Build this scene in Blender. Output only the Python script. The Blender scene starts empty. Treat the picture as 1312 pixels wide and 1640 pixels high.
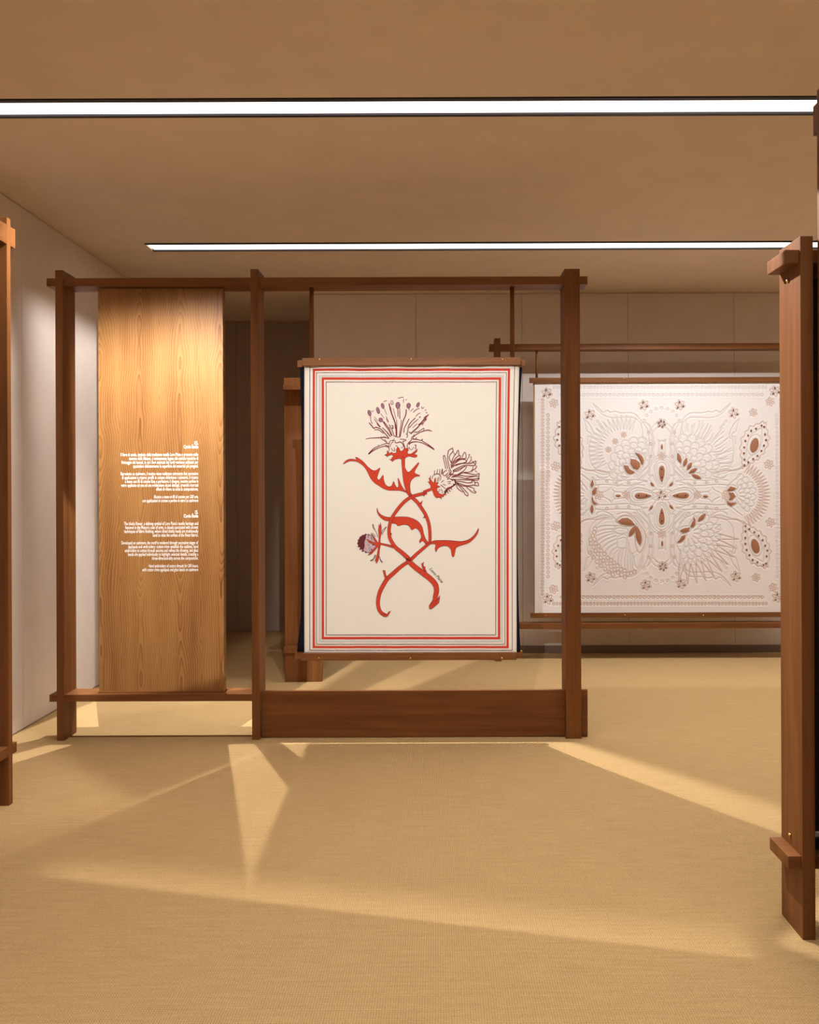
import bpy, bmesh, math, random
import numpy as np
from mathutils import Vector, Matrix
from mathutils.geometry import tessellate_polygon

S = bpy.context.scene
COL = S.collection
random.seed(7)

# ------------------------------------------------------------------ camera
F = 1292.0            # focal length in pixels of the 1312 x 1640 frame
VPX, VPY = 700.0, 783.0
ROLL = 0.0038
EYE = 1.40
cam_d = bpy.data.cameras.new('camera')
cam = bpy.data.objects.new('camera', cam_d)
COL.objects.link(cam)
cam_d.sensor_fit = 'HORIZONTAL'
cam_d.sensor_width = 36.0
cam_d.lens = 36.0 * F / 1312.0
# the roll turns about the optical axis, so the frame centre shifts with it
_ux, _uy = 656 - VPX, 820 - VPY
cam_d.shift_x = _ux / 1312.0
cam_d.shift_y = -_uy / 1312.0
cam.location = (0, 0, EYE)
cam.rotation_mode = 'XYZ'
cam.matrix_world = Matrix.Translation((0, 0, EYE)) @ Matrix.Rotation(math.radians(90), 4, 'X') @ Matrix.Rotation(-ROLL, 4, 'Z')
cam_d.clip_start = 0.02
S.camera = cam

# ------------------------------------------------------------------ world, exposure
w = bpy.data.worlds.new('world')
S.world = w
w.use_nodes = True
w.node_tree.nodes['Background'].inputs[0].default_value = (0.5, 0.42, 0.34, 1)
w.node_tree.nodes['Background'].inputs[1].default_value = 0.1
S.view_settings.view_transform = 'Standard'
S.view_settings.look = 'None'
S.view_settings.exposure = 0.0
S.view_settings.gamma = 1.0
S.view_settings.use_curve_mapping = False
S.cycles.use_denoising = True
S.cycles.max_bounces = 10
S.cycles.diffuse_bounces = 6
S.cycles.sample_clamp_indirect = 6.0

STRIP = 2.6           # emission of the ceiling strips
LIGHT_COL = (1.0, 0.965, 0.93)


def projector(name, loc, aim, left, right, down, up, roll, watts, blend=0.02, radius=0.006, color=LIGHT_COL, blends=None, along=None, key=0.0, cone=150, soft=0.1):
    """A framing projector: a spot whose shutters cut the beam to a rectangle.
    left/right/down/up are tangents about the aim direction; blends can soften single shutters."""
    ld = bpy.data.lights.new(name, 'SPOT')
    ld.spot_size = math.radians(cone)
    ld.spot_blend = soft
    ld.energy = watts
    ld.color = color
    ld.shadow_soft_size = radius
    o = bpy.data.objects.new(name, ld)
    COL.objects.link(o)
    d = (Vector(aim) - Vector(loc)).normalized()
    q = d.to_track_quat('-Z', 'Y')
    q = q @ Matrix.Rotation(roll, 3, 'Z').to_quaternion()
    R = q @ Vector((1, 0, 0))
    U = q @ Vector((0, 1, 0))
    if along is not None:                       # turn the shutters parallel to a line
        R = Vector(along); R = (R - d * R.dot(d)).normalized()
        U = R.cross(d)
    o.matrix_world = Matrix.Translation(loc) @ Matrix((R, U, -d)).transposed().to_4x4()
    ld.use_nodes = True
    nt = ld.node_tree
    N, L = nt.nodes, nt.links
    em = N['Emission']
    geo = N.new('ShaderNodeNewGeometry')

    def dot(v):
        n = N.new('ShaderNodeVectorMath'); n.operation = 'DOT_PRODUCT'
        L.new(geo.outputs['Incoming'], n.inputs[0]); n.inputs[1].default_value = v
        return n.outputs['Value']

    def m(op, a, b=None):
        n = N.new('ShaderNodeMath'); n.operation = op
        for i, x in enumerate((a, b)):
            if x is None: continue
            if isinstance(x, (int, float)): n.inputs[i].default_value = x
            else: L.new(x, n.inputs[i])
        return n.outputs[0]

    f = dot(d)
    u = m('DIVIDE', dot(R), f)
    v = m('DIVIDE', dot(U), f)
    if key:                                     # keystoned shutters: the beam widens upwards
        u = m('DIVIDE', u, m('MAXIMUM', m('ADD', m('MULTIPLY', v, key), 1.0), 0.05))
    bl = blends or (blend,) * 4

    def edge(x, lo, b, rising):
        n = N.new('ShaderNodeMapRange'); n.interpolation_type = 'SMOOTHSTEP'
        L.new(x, n.inputs[0])
        if rising:
            n.inputs[1].default_value = lo; n.inputs[2].default_value = lo + b
            n.inputs[3].default_value = 0; n.inputs[4].default_value = 1
        else:
            n.inputs[1].default_value = lo - b; n.inputs[2].default_value = lo
            n.inputs[3].default_value = 1; n.inputs[4].default_value = 0
        return n.outputs[0]
    k = m('MULTIPLY', edge(u, left, bl[0], True), edge(u, right, bl[1], False))
    k = m('MULTIPLY', k, m('MULTIPLY', edge(v, down, bl[2], True), edge(v, up, bl[3], False)))
    L.new(k, em.inputs['Strength'])
    return o


# light of the ceiling strips: louvred lamps in the seen ceiling slots and in added unseen ones
CEIL = 3.065


def strip_lamp(y, x0, x1, watts, spread):
    ld = bpy.data.lights.new('strip_lamp', 'AREA')
    ld.shape = 'RECTANGLE'
    ld.size, ld.size_y = x1 - x0, 0.11
    ld.energy = watts
    ld.color = (1.0, 0.965, 0.93)
    ld.spread = math.radians(spread)
    o = bpy.data.objects.new('strip_lamp', ld)
    COL.objects.link(o)
    o.location = ((x0 + x1) / 2, y, CEIL - 0.004)
    return o


strip_lamp(3.52, -1.9, 5.1, 44, 120)
strip_lamp(5.54, -0.55, 5.1, 44, 120)
strip_lamp(1.51, -1.9, 5.1, 46, 120)  # unseen strip overhead, added as fill light
strip_lamp(-0.51, -1.9, 5.1, 44, 120)  # unseen strip behind the camera, also added for fill

# exhibition projectors hidden in the ceiling slots, plus added lamps for single patches
# behind the thistle hanging, shining forward over it on to the carpet
projector('projector_thistle_back', (-0.19, 5.51, 3.04), (-0.12, 4.57, 1.35), -0.385, 0.375, -0.62, 0.29, 0.0, 470, blends=(0.05, 0.05, 0.02, 0.02), key=1.70)
projector('projector_thistle_front', (-0.16, 1.46, 3.03), (-0.155, 4.55, 1.30), -0.23, 0.23, -0.21, 0.26, 0.0, 265, blend=0.03)
projector('projector_panel_front', (-1.42, 3.46, 3.03), (-1.54, 4.55, 1.30), -0.25, 0.225, -0.195, 0.64, 0.0, 500, blends=(0.04, 0.035, 0.01, 0.38), cone=84, soft=0.85, key=1.615)
projector('added_gap_spill', (-1.42, 3.46, 3.03), (-1.54, 4.55, 1.30), 0.29, 0.385, -0.12, 0.30, 0.0, 380, blends=(0.012, 0.012, 0.02, 0.1), key=1.615)  # added lamp for the panel projector's spill between post and hanging
projector('projector_panel_back', (-1.45, 5.40, 3.04), (-1.52, 4.6, 1.40), -0.266, 0.30, -0.6, 0.30, 0.0, 360, blend=0.012)
projector('added_wall_wash', (-1.25, 3.46, 3.03), (-2.43, 4.6, 1.2), -0.7, 0.06, -0.9, 0.6, 0.0, 140, blends=(0.3, 0.08, 0.2, 0.3))  # added wash lamp that brightens the left wall
projector('added_gap_wash', (-1.30, 5.40, 3.03), (-2.43, 5.45, 1.2), -0.40, 0.152, -0.9, 0.8, 0.0, 85, blends=(0.2, 0.015, 0.05, 0.3), key=1.64)  # added lamp that lights the wall between post and panel
projector('projector_quilt', (1.85, 5.42, 3.03), (1.85, 6.6, 1.5), -1.15, 1.15, -0.7, 0.6, 0.0, 85, blend=0.1, color=(0.97, 0.97, 1.0))
projector('projector_slab', (-0.97, 5.42, 3.03), (-0.97, 5.87, 1.3), -0.3, 0.3, -0.5, 0.5, 0.0, 50, blend=0.1)
projector('added_post_fill', (0.10, 3.46, 3.03), (1.13, 2.57, 1.25), -0.09, 0.05, -0.245, 0.5, 0.0, 330, blend=0.02)  # added fill for the side face of the right post
projector('added_carpet_streak', (-0.30, 3.46, 3.03), (-0.33, 2.67, 0.0), -0.42, 0.42, 0.0, 0.08, 0.0, 170, blends=(0.1, 0.02, 0.005, 0.075), along=(2.55, -0.566, 0))  # added lamp that lays a bright streak across the carpet

# ------------------------------------------------------------------ helpers
def at(x, y, Y):
    """world point at depth Y seen at pixel (x, y) of the photograph"""
    dx, dy = x - VPX, y - VPY
    u = dx - dy * ROLL
    v = dx * ROLL + dy
    return Vector((u * Y / F, Y, EYE - v * Y / F))


def zone(oy):
    """maps a zoomed crop back to photograph pixels"""
    ox, oy_, s = oy
    return lambda pts: [(ox + x / s, oy_ + y / s) for x, y in pts]


def link(name, me, mat=None, parent=None, loc=None):
    o = bpy.data.objects.new(name, me)
    COL.objects.link(o)
    if mat is not None and hasattr(me, 'materials') and len(me.materials) == 0:
        me.materials.append(mat)
    if parent is not None: o.parent = parent
    if loc is not None: o.location = loc
    return o


def tag(o, label=None, cat=None, group=None, kind=None):
    if label: o['label'] = label
    if cat: o['category'] = cat
    if group: o['group'] = group
    if kind: o['kind'] = kind
    return o


def thing(name, label, cat, loc, group=None):
    o = bpy.data.objects.new(name, None)
    COL.objects.link(o)
    o.empty_display_size = 0.1
    o.location = loc
    return tag(o, label, cat, group)


def box_mesh(name, lo, hi, bevel=0.002, seg=2):
    bm = bmesh.new()
    bmesh.ops.create_cube(bm, size=1)
    for v in bm.verts:
        v.co = Vector([lo[i] + (v.co[i] + 0.5) * (hi[i] - lo[i]) for i in range(3)])
    if bevel:
        bmesh.ops.bevel(bm, geom=bm.edges[:], offset=bevel, segments=seg, affect='EDGES', profile=0.6)
    me = bpy.data.meshes.new(name)
    bm.to_mesh(me); bm.free()
    return me


def part(name, lo, hi, mat, parent, bevel=0.002):
    """a box given in world coordinates, stored in the parent's space"""
    p = parent.location if parent is not None else Vector((0, 0, 0))
    lo = [min(a, b) - p[i] for i, (a, b) in enumerate(zip(lo, hi))] if False else [lo[i] - p[i] for i in range(3)]
    hi = [hi[i] - p[i] for i in range(3)]
    return link(name, box_mesh(name, lo, hi, bevel), mat, parent)


def cyl_mesh(name, r, z0, z1, seg=16, axis='Z', dome=False):
    bm = bmesh.new()
    prof = [(r, z0), (r, z1)]
    if dome:
        h = z1 - z0
        prof = [(r, z0), (r, z0 + 0.35 * h), (r * 0.85, z0 + 0.7 * h), (r * 0.5, z0 + 0.93 * h), (r * 0.12, z1)]
    rings = []
    for rr, z in prof:
        rings.append([bm.verts.new((rr * math.cos(2 * math.pi * k / seg), rr * math.sin(2 * math.pi * k / seg), z)) for k in range(seg)])
    for a, b in zip(rings, rings[1:]):
        for k in range(seg):
            bm.faces.new((a[k], a[(k + 1) % seg], b[(k + 1) % seg], b[k])).smooth = True
    bm.faces.new(rings[-1]); bm.faces.new(list(reversed(rings[0])))
    me = bpy.data.meshes.new(name)
    M = {'Z': Matrix.Identity(4), 'Y': Matrix.Rotation(math.radians(90), 4, 'X'), 'X': Matrix.Rotation(math.radians(90), 4, 'Y'),
         '-X': Matrix.Rotation(math.radians(-90), 4, 'Y')}[axis]
    bm.transform(M)
    bm.to_mesh(me); bm.free()
    return me


# ------------------------------------------------------------------ materials
def new_mat(name):
    m = bpy.data.materials.new(name)
    m.use_nodes = True
    nt = m.node_tree
    return m, nt, nt.nodes['Principled BSDF']


def node(nt, t, **kw):
    n = nt.nodes.new(t)
    for k, v in kw.items(): setattr(n, k, v)
    return n


def ramp(nt, fac, stops):
    r = node(nt, 'ShaderNodeValToRGB')
    el = r.color_ramp.elements
    while len(el) < len(stops): el.new(0.5)
    for e, (p, c) in zip(el, stops):
        e.position = p; e.color = (*c, 1)
    nt.links.new(fac, r.inputs[0])
    return r.outputs[0]


def plain(name, col, rough=0.6, metal=0.0, spec=0.5, var=0.0, scale=40, bump=0.0):
    m, nt, b = new_mat(name)
    b.inputs['Roughness'].default_value = rough
    b.inputs['Metallic'].default_value = metal
    b.inputs['Specular IOR Level'].default_value = spec
    b.inputs['Base Color'].default_value = (*col, 1)
    if var or bump:
        tc = node(nt, 'ShaderNodeTexCoord')
        n = node(nt, 'ShaderNodeTexNoise')
        n.inputs['Scale'].default_value = scale
        n.inputs['Detail'].default_value = 4
        nt.links.new(tc.outputs['Object'], n.inputs['Vector'])
        if var:
            c = ramp(nt, n.outputs[0], [(0.3, [x * (1 - var) for x in col]), (0.7, [min(1, x * (1 + var)) for x in col])])
            nt.links.new(c, b.inputs['Base Color'])
        if bump:
            bp = node(nt, 'ShaderNodeBump')
            bp.inputs['Strength'].default_value = bump
            bp.inputs['Distance'].default_value = 0.002
            nt.links.new(n.outputs[0], bp.inputs['Height'])
            nt.links.new(bp.outputs[0], b.inputs['Normal'])
    return m


def wood(name, axis, dark, mid, light, rough=0.5, fine=1.0):
    m, nt, b = new_mat(name)
    tc = node(nt, 'ShaderNodeTexCoord')
    mp = node(nt, 'ShaderNodeMapping')
    s = [22.0, 22.0, 22.0]
    s['XYZ'.index(axis)] = 1.1
    mp.inputs['Scale'].default_value = s
    nt.links.new(tc.outputs['Object'], mp.inputs['Vector'])
    n1 = node(nt, 'ShaderNodeTexNoise')
    n1.inputs['Scale'].default_value = 1.0; n1.inputs['Detail'].default_value = 5; n1.inputs['Distortion'].default_value = 0.6
    nt.links.new(mp.outputs[0], n1.inputs['Vector'])
    mp2 = node(nt, 'ShaderNodeMapping')
    s2 = [260.0, 260.0, 260.0]
    s2['XYZ'.index(axis)] = 5.0
    mp2.inputs['Scale'].default_value = s2
    nt.links.new(tc.outputs['Object'], mp2.inputs['Vector'])
    n2 = node(nt, 'ShaderNodeTexNoise')
    n2.inputs['Scale'].default_value = fine; n2.inputs['Detail'].default_value = 3
    nt.links.new(mp2.outputs[0], n2.inputs['Vector'])
    mix = node(nt, 'ShaderNodeMath', operation='MULTIPLY_ADD')
    nt.links.new(n2.outputs[0], mix.inputs[0]); mix.inputs[1].default_value = 0.45
    nt.links.new(n1.outputs[0], mix.inputs[2])
    sub = node(nt, 'ShaderNodeMath', operation='SUBTRACT')
    nt.links.new(mix.outputs[0], sub.inputs[0]); sub.inputs[1].default_value = 0.22
    c = ramp(nt, sub.outputs[0], [(0.28, dark), (0.5, mid), (0.74, light)])
    nt.links.new(c, b.inputs['Base Color'])
    b.inputs['Roughness'].default_value = rough
    b.inputs['Specular IOR Level'].default_value = 0.22
    bp = node(nt, 'ShaderNodeBump')
    bp.inputs['Strength'].default_value = 0.15; bp.inputs['Distance'].default_value = 0.001
    nt.links.new(n2.outputs[0], bp.inputs['Height'])
    nt.links.new(bp.outputs[0], b.inputs['Normal'])
    return m


WD, WM, WL = (0.140, 0.050, 0.014), (0.185, 0.070, 0.020), (0.235, 0.092, 0.027)
WOOD = {a: wood('walnut_' + a.lower(), a, WD, WM, WL) for a in 'XYZ'}


def cathedral(name):
    """book-matched crown-cut veneer: three leaves side by side"""
    m, nt, b = new_mat(name)
    L = nt.links
    tc = node(nt, 'ShaderNodeTexCoord')
    sp = node(nt, 'ShaderNodeSeparateXYZ')
    L.new(tc.outputs['Object'], sp.inputs[0])

    def M(op, a, bb=None, c=None):
        n = node(nt, 'ShaderNodeMath', operation=op)
        for i, x in enumerate((a, bb, c)):
            if x is None: continue
            if isinstance(x, (int, float)): n.inputs[i].default_value = x
            else: L.new(x, n.inputs[i])
        return n.outputs[0]
    x, z = sp.outputs[0], sp.outputs[2]
    # low-frequency wander along the length
    cx = node(nt, 'ShaderNodeCombineXYZ')
    L.new(M('MULTIPLY', x, 1.2), cx.inputs[0]); L.new(M('MULTIPLY', z, 0.9), cx.inputs[2])
    nz = node(nt, 'ShaderNodeTexNoise'); nz.inputs['Scale'].default_value = 2.2; nz.inputs['Detail'].default_value = 2
    L.new(cx.outputs[0], nz.inputs['Vector'])
    wob = M('SUBTRACT', nz.outputs[0], 0.5)
    # veneer leaf coordinate, -0.5..0.5 in each 0.225 m leaf
    u = M('SUBTRACT', M('FRACT', M('ADD', M('MULTIPLY', M('ADD', x, M('MULTIPLY', wob, 0.03)), 1 / 0.228), 0.02)), 0.5)
    u2 = M('MULTIPLY', u, u)
    # crowns: paraboloid contours closing where the length phase turns
    zz = M('ADD', M('MULTIPLY', M('SINE', M('ADD', M('MULTIPLY', z, 2.35), 0.9)), 0.22), M('MULTIPLY', wob, 0.55))
    r = M('SQRT', M('ADD', u2, 0.004))
    cz = node(nt, 'ShaderNodeCombineXYZ')
    L.new(M('MULTIPLY', x, 6.0), cz.inputs[0]); L.new(M('MULTIPLY', z, 0.9), cz.inputs[2])
    n3 = node(nt, 'ShaderNodeTexNoise'); n3.inputs['Scale'].default_value = 1.0; n3.inputs['Detail'].default_value = 4
    L.new(cz.outputs[0], n3.inputs['Vector'])
    f = M('ADD', M('ADD', r, zz), M('MULTIPLY', M('SUBTRACT', n3.outputs[0], 0.5), 0.10))
    ring = M('FRACT', M('MULTIPLY', f, 19.0))
    line = M('POWER', ring, 3.0)
    # fine pores
    cf = node(nt, 'ShaderNodeCombineXYZ')
    L.new(M('MULTIPLY', x, 420.0), cf.inputs[0]); L.new(M('MULTIPLY', z, 7.0), cf.inputs[2])
    n4 = node(nt, 'ShaderNodeTexNoise'); n4.inputs['Scale'].default_value = 1.0; n4.inputs['Detail'].default_value = 2
    L.new(cf.outputs[0], n4.inputs['Vector'])
    # broad tone of each leaf
    cb = node(nt, 'ShaderNodeCombineXYZ')
    L.new(M('MULTIPLY', x, 9.0), cb.inputs[0]); L.new(M('MULTIPLY', z, 0.8), cb.inputs[2])
    n5 = node(nt, 'ShaderNodeTexNoise'); n5.inputs['Scale'].default_value = 1.0; n5.inputs['Detail'].default_value = 2
    L.new(cb.outputs[0], n5.inputs['Vector'])
    v = M('ADD', M('MULTIPLY', M('MULTIPLY', line, n5.outputs[0]), 0.62), M('ADD', M('MULTIPLY', n4.outputs[0], 0.36), M('MULTIPLY', n5.outputs[0], 0.42)))
    c = ramp(nt, v, [(0.24, (0.335, 0.178, 0.056)), (0.45, (0.262, 0.117, 0.033)), (0.68, (0.172, 0.066, 0.016)), (0.92, (0.088, 0.031, 0.008))])
    L.new(c, b.inputs['Base Color'])
    b.inputs['Roughness'].default_value = 0.45
    b.inputs['Specular IOR Level'].default_value = 0.4
    return m


VENEER = cathedral('golden_veneer')


def carpet_mat():
    m, nt, b = new_mat('sisal_carpet')
    L = nt.links
    tc = node(nt, 'ShaderNodeTexCoord')
    sp = node(nt, 'ShaderNodeSeparateXYZ'); L.new(tc.outputs['Object'], sp.inputs[0])

    def M(op, a, bb=None):
        n = node(nt, 'ShaderNodeMath', operation=op)
        for i, x in enumerate((a, bb)):
            if x is None: continue
            if isinstance(x, (int, float)): n.inputs[i].default_value = x
            else: L.new(x, n.inputs[i])
        return n.outputs[0]
    # ribs run away from the camera, knots across them
    nj = node(nt, 'ShaderNodeTexNoise'); nj.inputs['Scale'].default_value = 30; nj.inputs['Detail'].default_value = 3
    L.new(tc.outputs['Object'], nj.inputs['Vector'])
    rib = M('SINE', M('ADD', M('MULTIPLY', sp.outputs[0], 2 * math.pi / 0.0072), M('MULTIPLY', nj.outputs[0], 1.2)))
    kn = M('SINE', M('ADD', M('MULTIPLY', sp.outputs[1], 2 * math.pi / 0.0085), M('MULTIPLY', rib, 1.3)))
    h = M('ADD', M('MULTIPLY', rib, 0.6), M('MULTIPLY', kn, 0.4))
    nf = node(nt, 'ShaderNodeTexNoise'); nf.inputs['Scale'].default_value = 160; nf.inputs['Detail'].default_value = 3
    L.new(tc.outputs['Object'], nf.inputs['Vector'])
    # slubs: threads stretched across the room
    mp = node(nt, 'ShaderNodeMapping'); mp.inputs['Scale'].default_value = (6, 90, 1)
    L.new(tc.outputs['Object'], mp.inputs['Vector'])
    ns = node(nt, 'ShaderNodeTexNoise'); ns.inputs['Scale'].default_value = 1; ns.inputs['Detail'].default_value = 4
    L.new(mp.outputs[0], ns.inputs['Vector'])
    v = M('ADD', M('ADD', M('MULTIPLY', nf.outputs[0], 0.45), M('MULTIPLY', ns.outputs[0], 0.27)), M('ADD', M('MULTIPLY', h, 0.14), 0.09))
    c = ramp(nt, v, [(0.24, (0.35, 0.226, 0.096)), (0.45, (0.475, 0.318, 0.143)), (0.66, (0.59, 0.412, 0.204))])
    L.new(c, b.inputs['Base Color'])
    b.inputs['Roughness'].default_value = 0.95
    b.inputs['Specular IOR Level'].default_value = 0.1
    bp = node(nt, 'ShaderNodeBump'); bp.inputs['Strength'].default_value = 0.55; bp.inputs['Distance'].default_value = 0.002
    L.new(M('ADD', h, M('MULTIPLY', nf.outputs[0], 0.8)), bp.inputs['Height'])
    L.new(bp.outputs[0], b.inputs['Normal'])
    return m


CARPET = carpet_mat()
WALL = plain('beige_wall_cloth', (0.72, 0.635, 0.57), 0.9, spec=0.15, var=0.03, scale=6, bump=0.0)
CEILM = plain('beige_ceiling_cloth', (0.72, 0.61, 0.49), 0.95, spec=0.1, var=0.03, scale=5)
SHADED_WALL = plain('shaded_wall_cloth', (0.36, 0.29, 0.235), 0.9, spec=0.15, var=0.03, scale=6)  # wall cloth with the recess shade painted into its colour
SKIRT = plain('taupe_baseboard', (0.20, 0.14, 0.105), 0.6)
BLACK = plain('black_channel', (0.014, 0.012, 0.016), 0.5)
BRASS = plain('brass', (0.83, 0.55, 0.20), 0.22, metal=1.0)
CREAM = plain('cream_cashmere', (0.80, 0.765, 0.69), 0.9, spec=0.15, var=0.015, scale=300, bump=0.15)
NAVY = plain('navy_cashmere', (0.006, 0.006, 0.016), 0.9, spec=0.2)
RED = plain('red_applique', (0.58, 0.058, 0.028), 0.85, spec=0.15, var=0.10, scale=90)
MAROON = plain('maroon_thread', (0.13, 0.022, 0.035), 0.8, spec=0.2)
VIOLET = plain('violet_thread', (0.30, 0.16, 0.24), 0.8, spec=0.2, var=0.25, scale=500)
STRIPE_RED = plain('red_stripe_cloth', (0.60, 0.055, 0.035), 0.85, spec=0.15)
STRIPE_GREY = plain('pale_grey_stripe', (0.60, 0.60, 0.60), 0.85, spec=0.15, var=0.1, scale=200)
STRIPE_DARK = plain('dark_stripe_thread', (0.10, 0.05, 0.075), 0.8, var=0.5, scale=120)
BEADS = plain('mixed_bead_thread', (0.28, 0.16, 0.16), 0.4, var=0.85, scale=180)
LETTER = plain('white_lettering', (0.88, 0.87, 0.84), 0.6)
INK = plain('black_thread', (0.02, 0.018, 0.02), 0.7)
TAN = plain('tan_leather', (0.36, 0.155, 0.08), 0.55, var=0.2, scale=250, bump=0.3)
GILT = plain('gold_backing_cloth', (0.36, 0.22, 0.08), 0.5)
DARKCLOTH = plain('black_brown_cloth', (0.022, 0.012, 0.010), 0.9, var=0.6, scale=260)
EM, _nt, _b = new_mat('strip_diffuser')
_b.inputs['Base Color'].default_value = (0.9, 0.9, 0.9, 1)
_b.inputs['Emission Color'].default_value = (1.0, 0.95, 0.90, 1)
_b.inputs['Emission Strength'].default_value = STRIP

# ------------------------------------------------------------------ room
XL, XR = -2.43, 5.2
YB, YREC, YF = 6.88, 7.97, -3.2
XREC = -1.08


def structure(name, lo, hi, mat, bevel=0):
    o = link(name, box_mesh(name, lo, hi, bevel), mat)
    return tag(o, kind='structure')


floor = structure('floor', (XL - 0.2, YF - 0.2, -0.1), (XR + 0.2, 8.3, 0.0), CARPET)
ceiling = structure('ceiling', (XL - 0.2, YF - 0.2, 3.17), (XR + 0.2, 8.3, 3.25), CEILM)
SLOTS = ((3.432, 3.605), (5.444, 5.628), (1.42, 1.60), (-0.6, -0.42))  # slots overhead and behind the camera are unseen, added for fill light
SX0 = -1.97


def cpanel(x0, y0, x1, y1, g=0.002):
    part('ceiling_panel', (x0 + g, y0 + g, CEIL), (x1 - g, y1 - g, 3.17), CEILM, ceiling, 0.0015)


cpanel(XL - 0.1, YF - 0.1, XR + 0.1, SLOTS[3][0])
for sa, sb in ((3, 2), (2, 0), (0, 1)):
    cpanel(XL - 0.1, SLOTS[sa][1], XR + 0.1, SLOTS[sb][0])
for sl in SLOTS:
    cpanel(XL - 0.1, sl[0], SX0, sl[1], 0.001)
cpanel(XL - 0.1, SLOTS[1][1], XR + 0.1, 7.45)
cpanel(XL - 0.1, 7.462, XR + 0.1, 8.2)


def wall_panels(parent, axis, fixed0, fixed1, marks, z0, z1, mat):
    for a, b in zip(marks, marks[1:]):
        g = 0.0012
        if axis == 'X':
            part('wall_panel', (a + g, fixed0, z0), (b - g, fixed1, z1), mat, parent, 0.001)
        else:
            part('wall_panel', (fixed0, a + g, z0), (fixed1, b - g, z1), mat, parent, 0.001)


ZW = CEIL - 0.004
wl = structure('wall_left', (XL - 0.15, YF - 0.1, 0), (XL - 0.014, 8.15, 3.165), WALL)
wall_panels(wl, 'Y', XL - 0.014, XL, [YF] + [3.11 + 0.54 * k for k in range(-10, 9)] + [YREC], 0.006, ZW, WALL)
wb = structure('wall_back', (XREC, YB + 0.014, 0), (XR + 0.15, 8.15, 3.165), WALL)
wall_panels(wb, 'X', YB, YB + 0.014, [XREC + 0.905 * k for k in range(7)] + [XR], 0.0, ZW, WALL)
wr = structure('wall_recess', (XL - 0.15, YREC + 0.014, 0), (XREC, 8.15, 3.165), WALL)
wall_panels(wr, 'X', YREC, YREC + 0.014, [XL, -1.98, XREC], 0.004, ZW, SHADED_WALL)
wright = structure('wall_right', (XR, YF - 0.1, 0), (XR + 0.15, 8.15, 3.165), WALL)
wfront = structure('wall_front', (XL - 0.15, YF - 0.15, 0), (XR + 0.15, YF, 3.165), WALL)
tag(part('baseboard_back', (XREC + 0.002, YB - 0.012, 0), (XR, YB, 0.062), SKIRT, None, 0.001), kind='structure')

# ceiling strip lights
for k, (y0, y1) in enumerate(SLOTS):
    lab = ('nearer long white ceiling light strip crossing the top of the photo',
           'farther long white ceiling light strip above the thistle hanging frame',
           'added white fill light strip overhead, just before the top of the photo', 'added white fill light strip behind the camera')[k]
    t = thing('linear_ceiling_light', lab, 'light', (1.5, (y0 + y1) / 2, CEIL), 'recessed ceiling light strips')
    x0, x1 = SX0, XR - 0.05
    d = 0.028
    part('channel_rail', (x0, y0 + 0.002, CEIL - 0.004), (x1, y0 + d, 3.16), BLACK, t, 0.001)
    part('channel_rail', (x0, y1 - d * 0.8, CEIL - 0.004), (x1, y1 - 0.002, 3.16), BLACK, t, 0.001)
    part('channel_top', (x0, y0 + d, 3.11), (x1, y1 - d * 0.8, 3.16), BLACK, t, 0.001)
    part('diffuser', (x0 + 0.012, y0 + d + 0.003, CEIL + 0.004), (x1, y1 - d * 0.8 - 0.003, CEIL + 0.02), EM, t, 0.001)

# ------------------------------------------------------------------ central frame
Y0 = 4.51
DEP = 0.155
cf = thing('timber_display_frame', 'wide walnut frame of three posts standing across the middle of the room', 'display frame', (-0.65, Y0, 0))


def px_post(parent, xl, xr, ytop, Y, dep, name='post'):
    a = at(xl, 800, Y); b = at(xr, 800, Y); t = at((xl + xr) / 2, ytop, Y)
    return part(name, (a.x, Y, 0), (b.x, Y + dep, t.z), WOOD['Z'], parent, 0.0015)


px_post(cf, 89.6, 101.5, 432.5, Y0, DEP)
px_post(cf, 402.3, 414.8, 431, Y0, DEP)
px_post(cf, 905.6, 930.2, 430.3, Y0, DEP)
zt0, zt1 = at(500, 456.8, Y0 + .008).z, at(500, 444.0, Y0 + .008).z
part('top_beam', (at(74.5, 450, Y0 + .008).x, Y0 + 0.008, zt0), (at(941.3, 450, Y0 + .008).x, Y0 + 0.147, zt1), WOOD['X'], cf, 0.0015)
part('shelf', (at(79, 1117, Y0 + .008).x, Y0 + 0.008, at(250, 1123.4, Y0 + .008).z), (at(405, 1117, Y0 + .008).x + 0.02, Y0 + 0.15, at(250, 1112.2, Y0 + .008).z), WOOD['X'], cf, 0.0015)
part('kick_board', (at(419.5, 1140, 4.545).x, 4.545, 0.003), (at(941.5, 1140, 4.545).x, 4.57, 0.264), WOOD['X'], cf, 0.0015)
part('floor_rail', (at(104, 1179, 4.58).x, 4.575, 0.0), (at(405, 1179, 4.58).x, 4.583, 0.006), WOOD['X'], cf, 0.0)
bar_top = at(660, 575.8, 4.575).z
for xr in (499.2, 820.6):
    p = at(xr, 520, 4.58)
    o = link('hanger_rod', cyl_mesh('hanger_rod', 0.0125, bar_top - 0.0, zt0 + 0.005, 20), WOOD['Z'], cf, Vector((p.x, 4.582, 0)) - cf.location)
    o.data.materials[0] = WOOD['Z']

# ------------------------------------------------------------------ text panel
XP0, XP1 = at(158, 780, 4.556).x, at(358, 780, 4.556).x
shelf_top = at(250, 1112.2, Y0 + .008).z
tp = thing('text_panel', 'tall golden veneered board with white printed text standing on the frame shelf', 'sign', ((XP0 + XP1) / 2, 4.58, shelf_top))
part('board', (XP0, 4.556, shelf_top + 0.004), (XP1, 4.604, zt0 - 0.004), VENEER, tp, 0.0015)
part('base_strip', (XP0 - 0.004, 4.548, shelf_top), (XP1 + 0.004, 4.612, shelf_top + 0.01), WOOD['X'], tp, 0.001)

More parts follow.
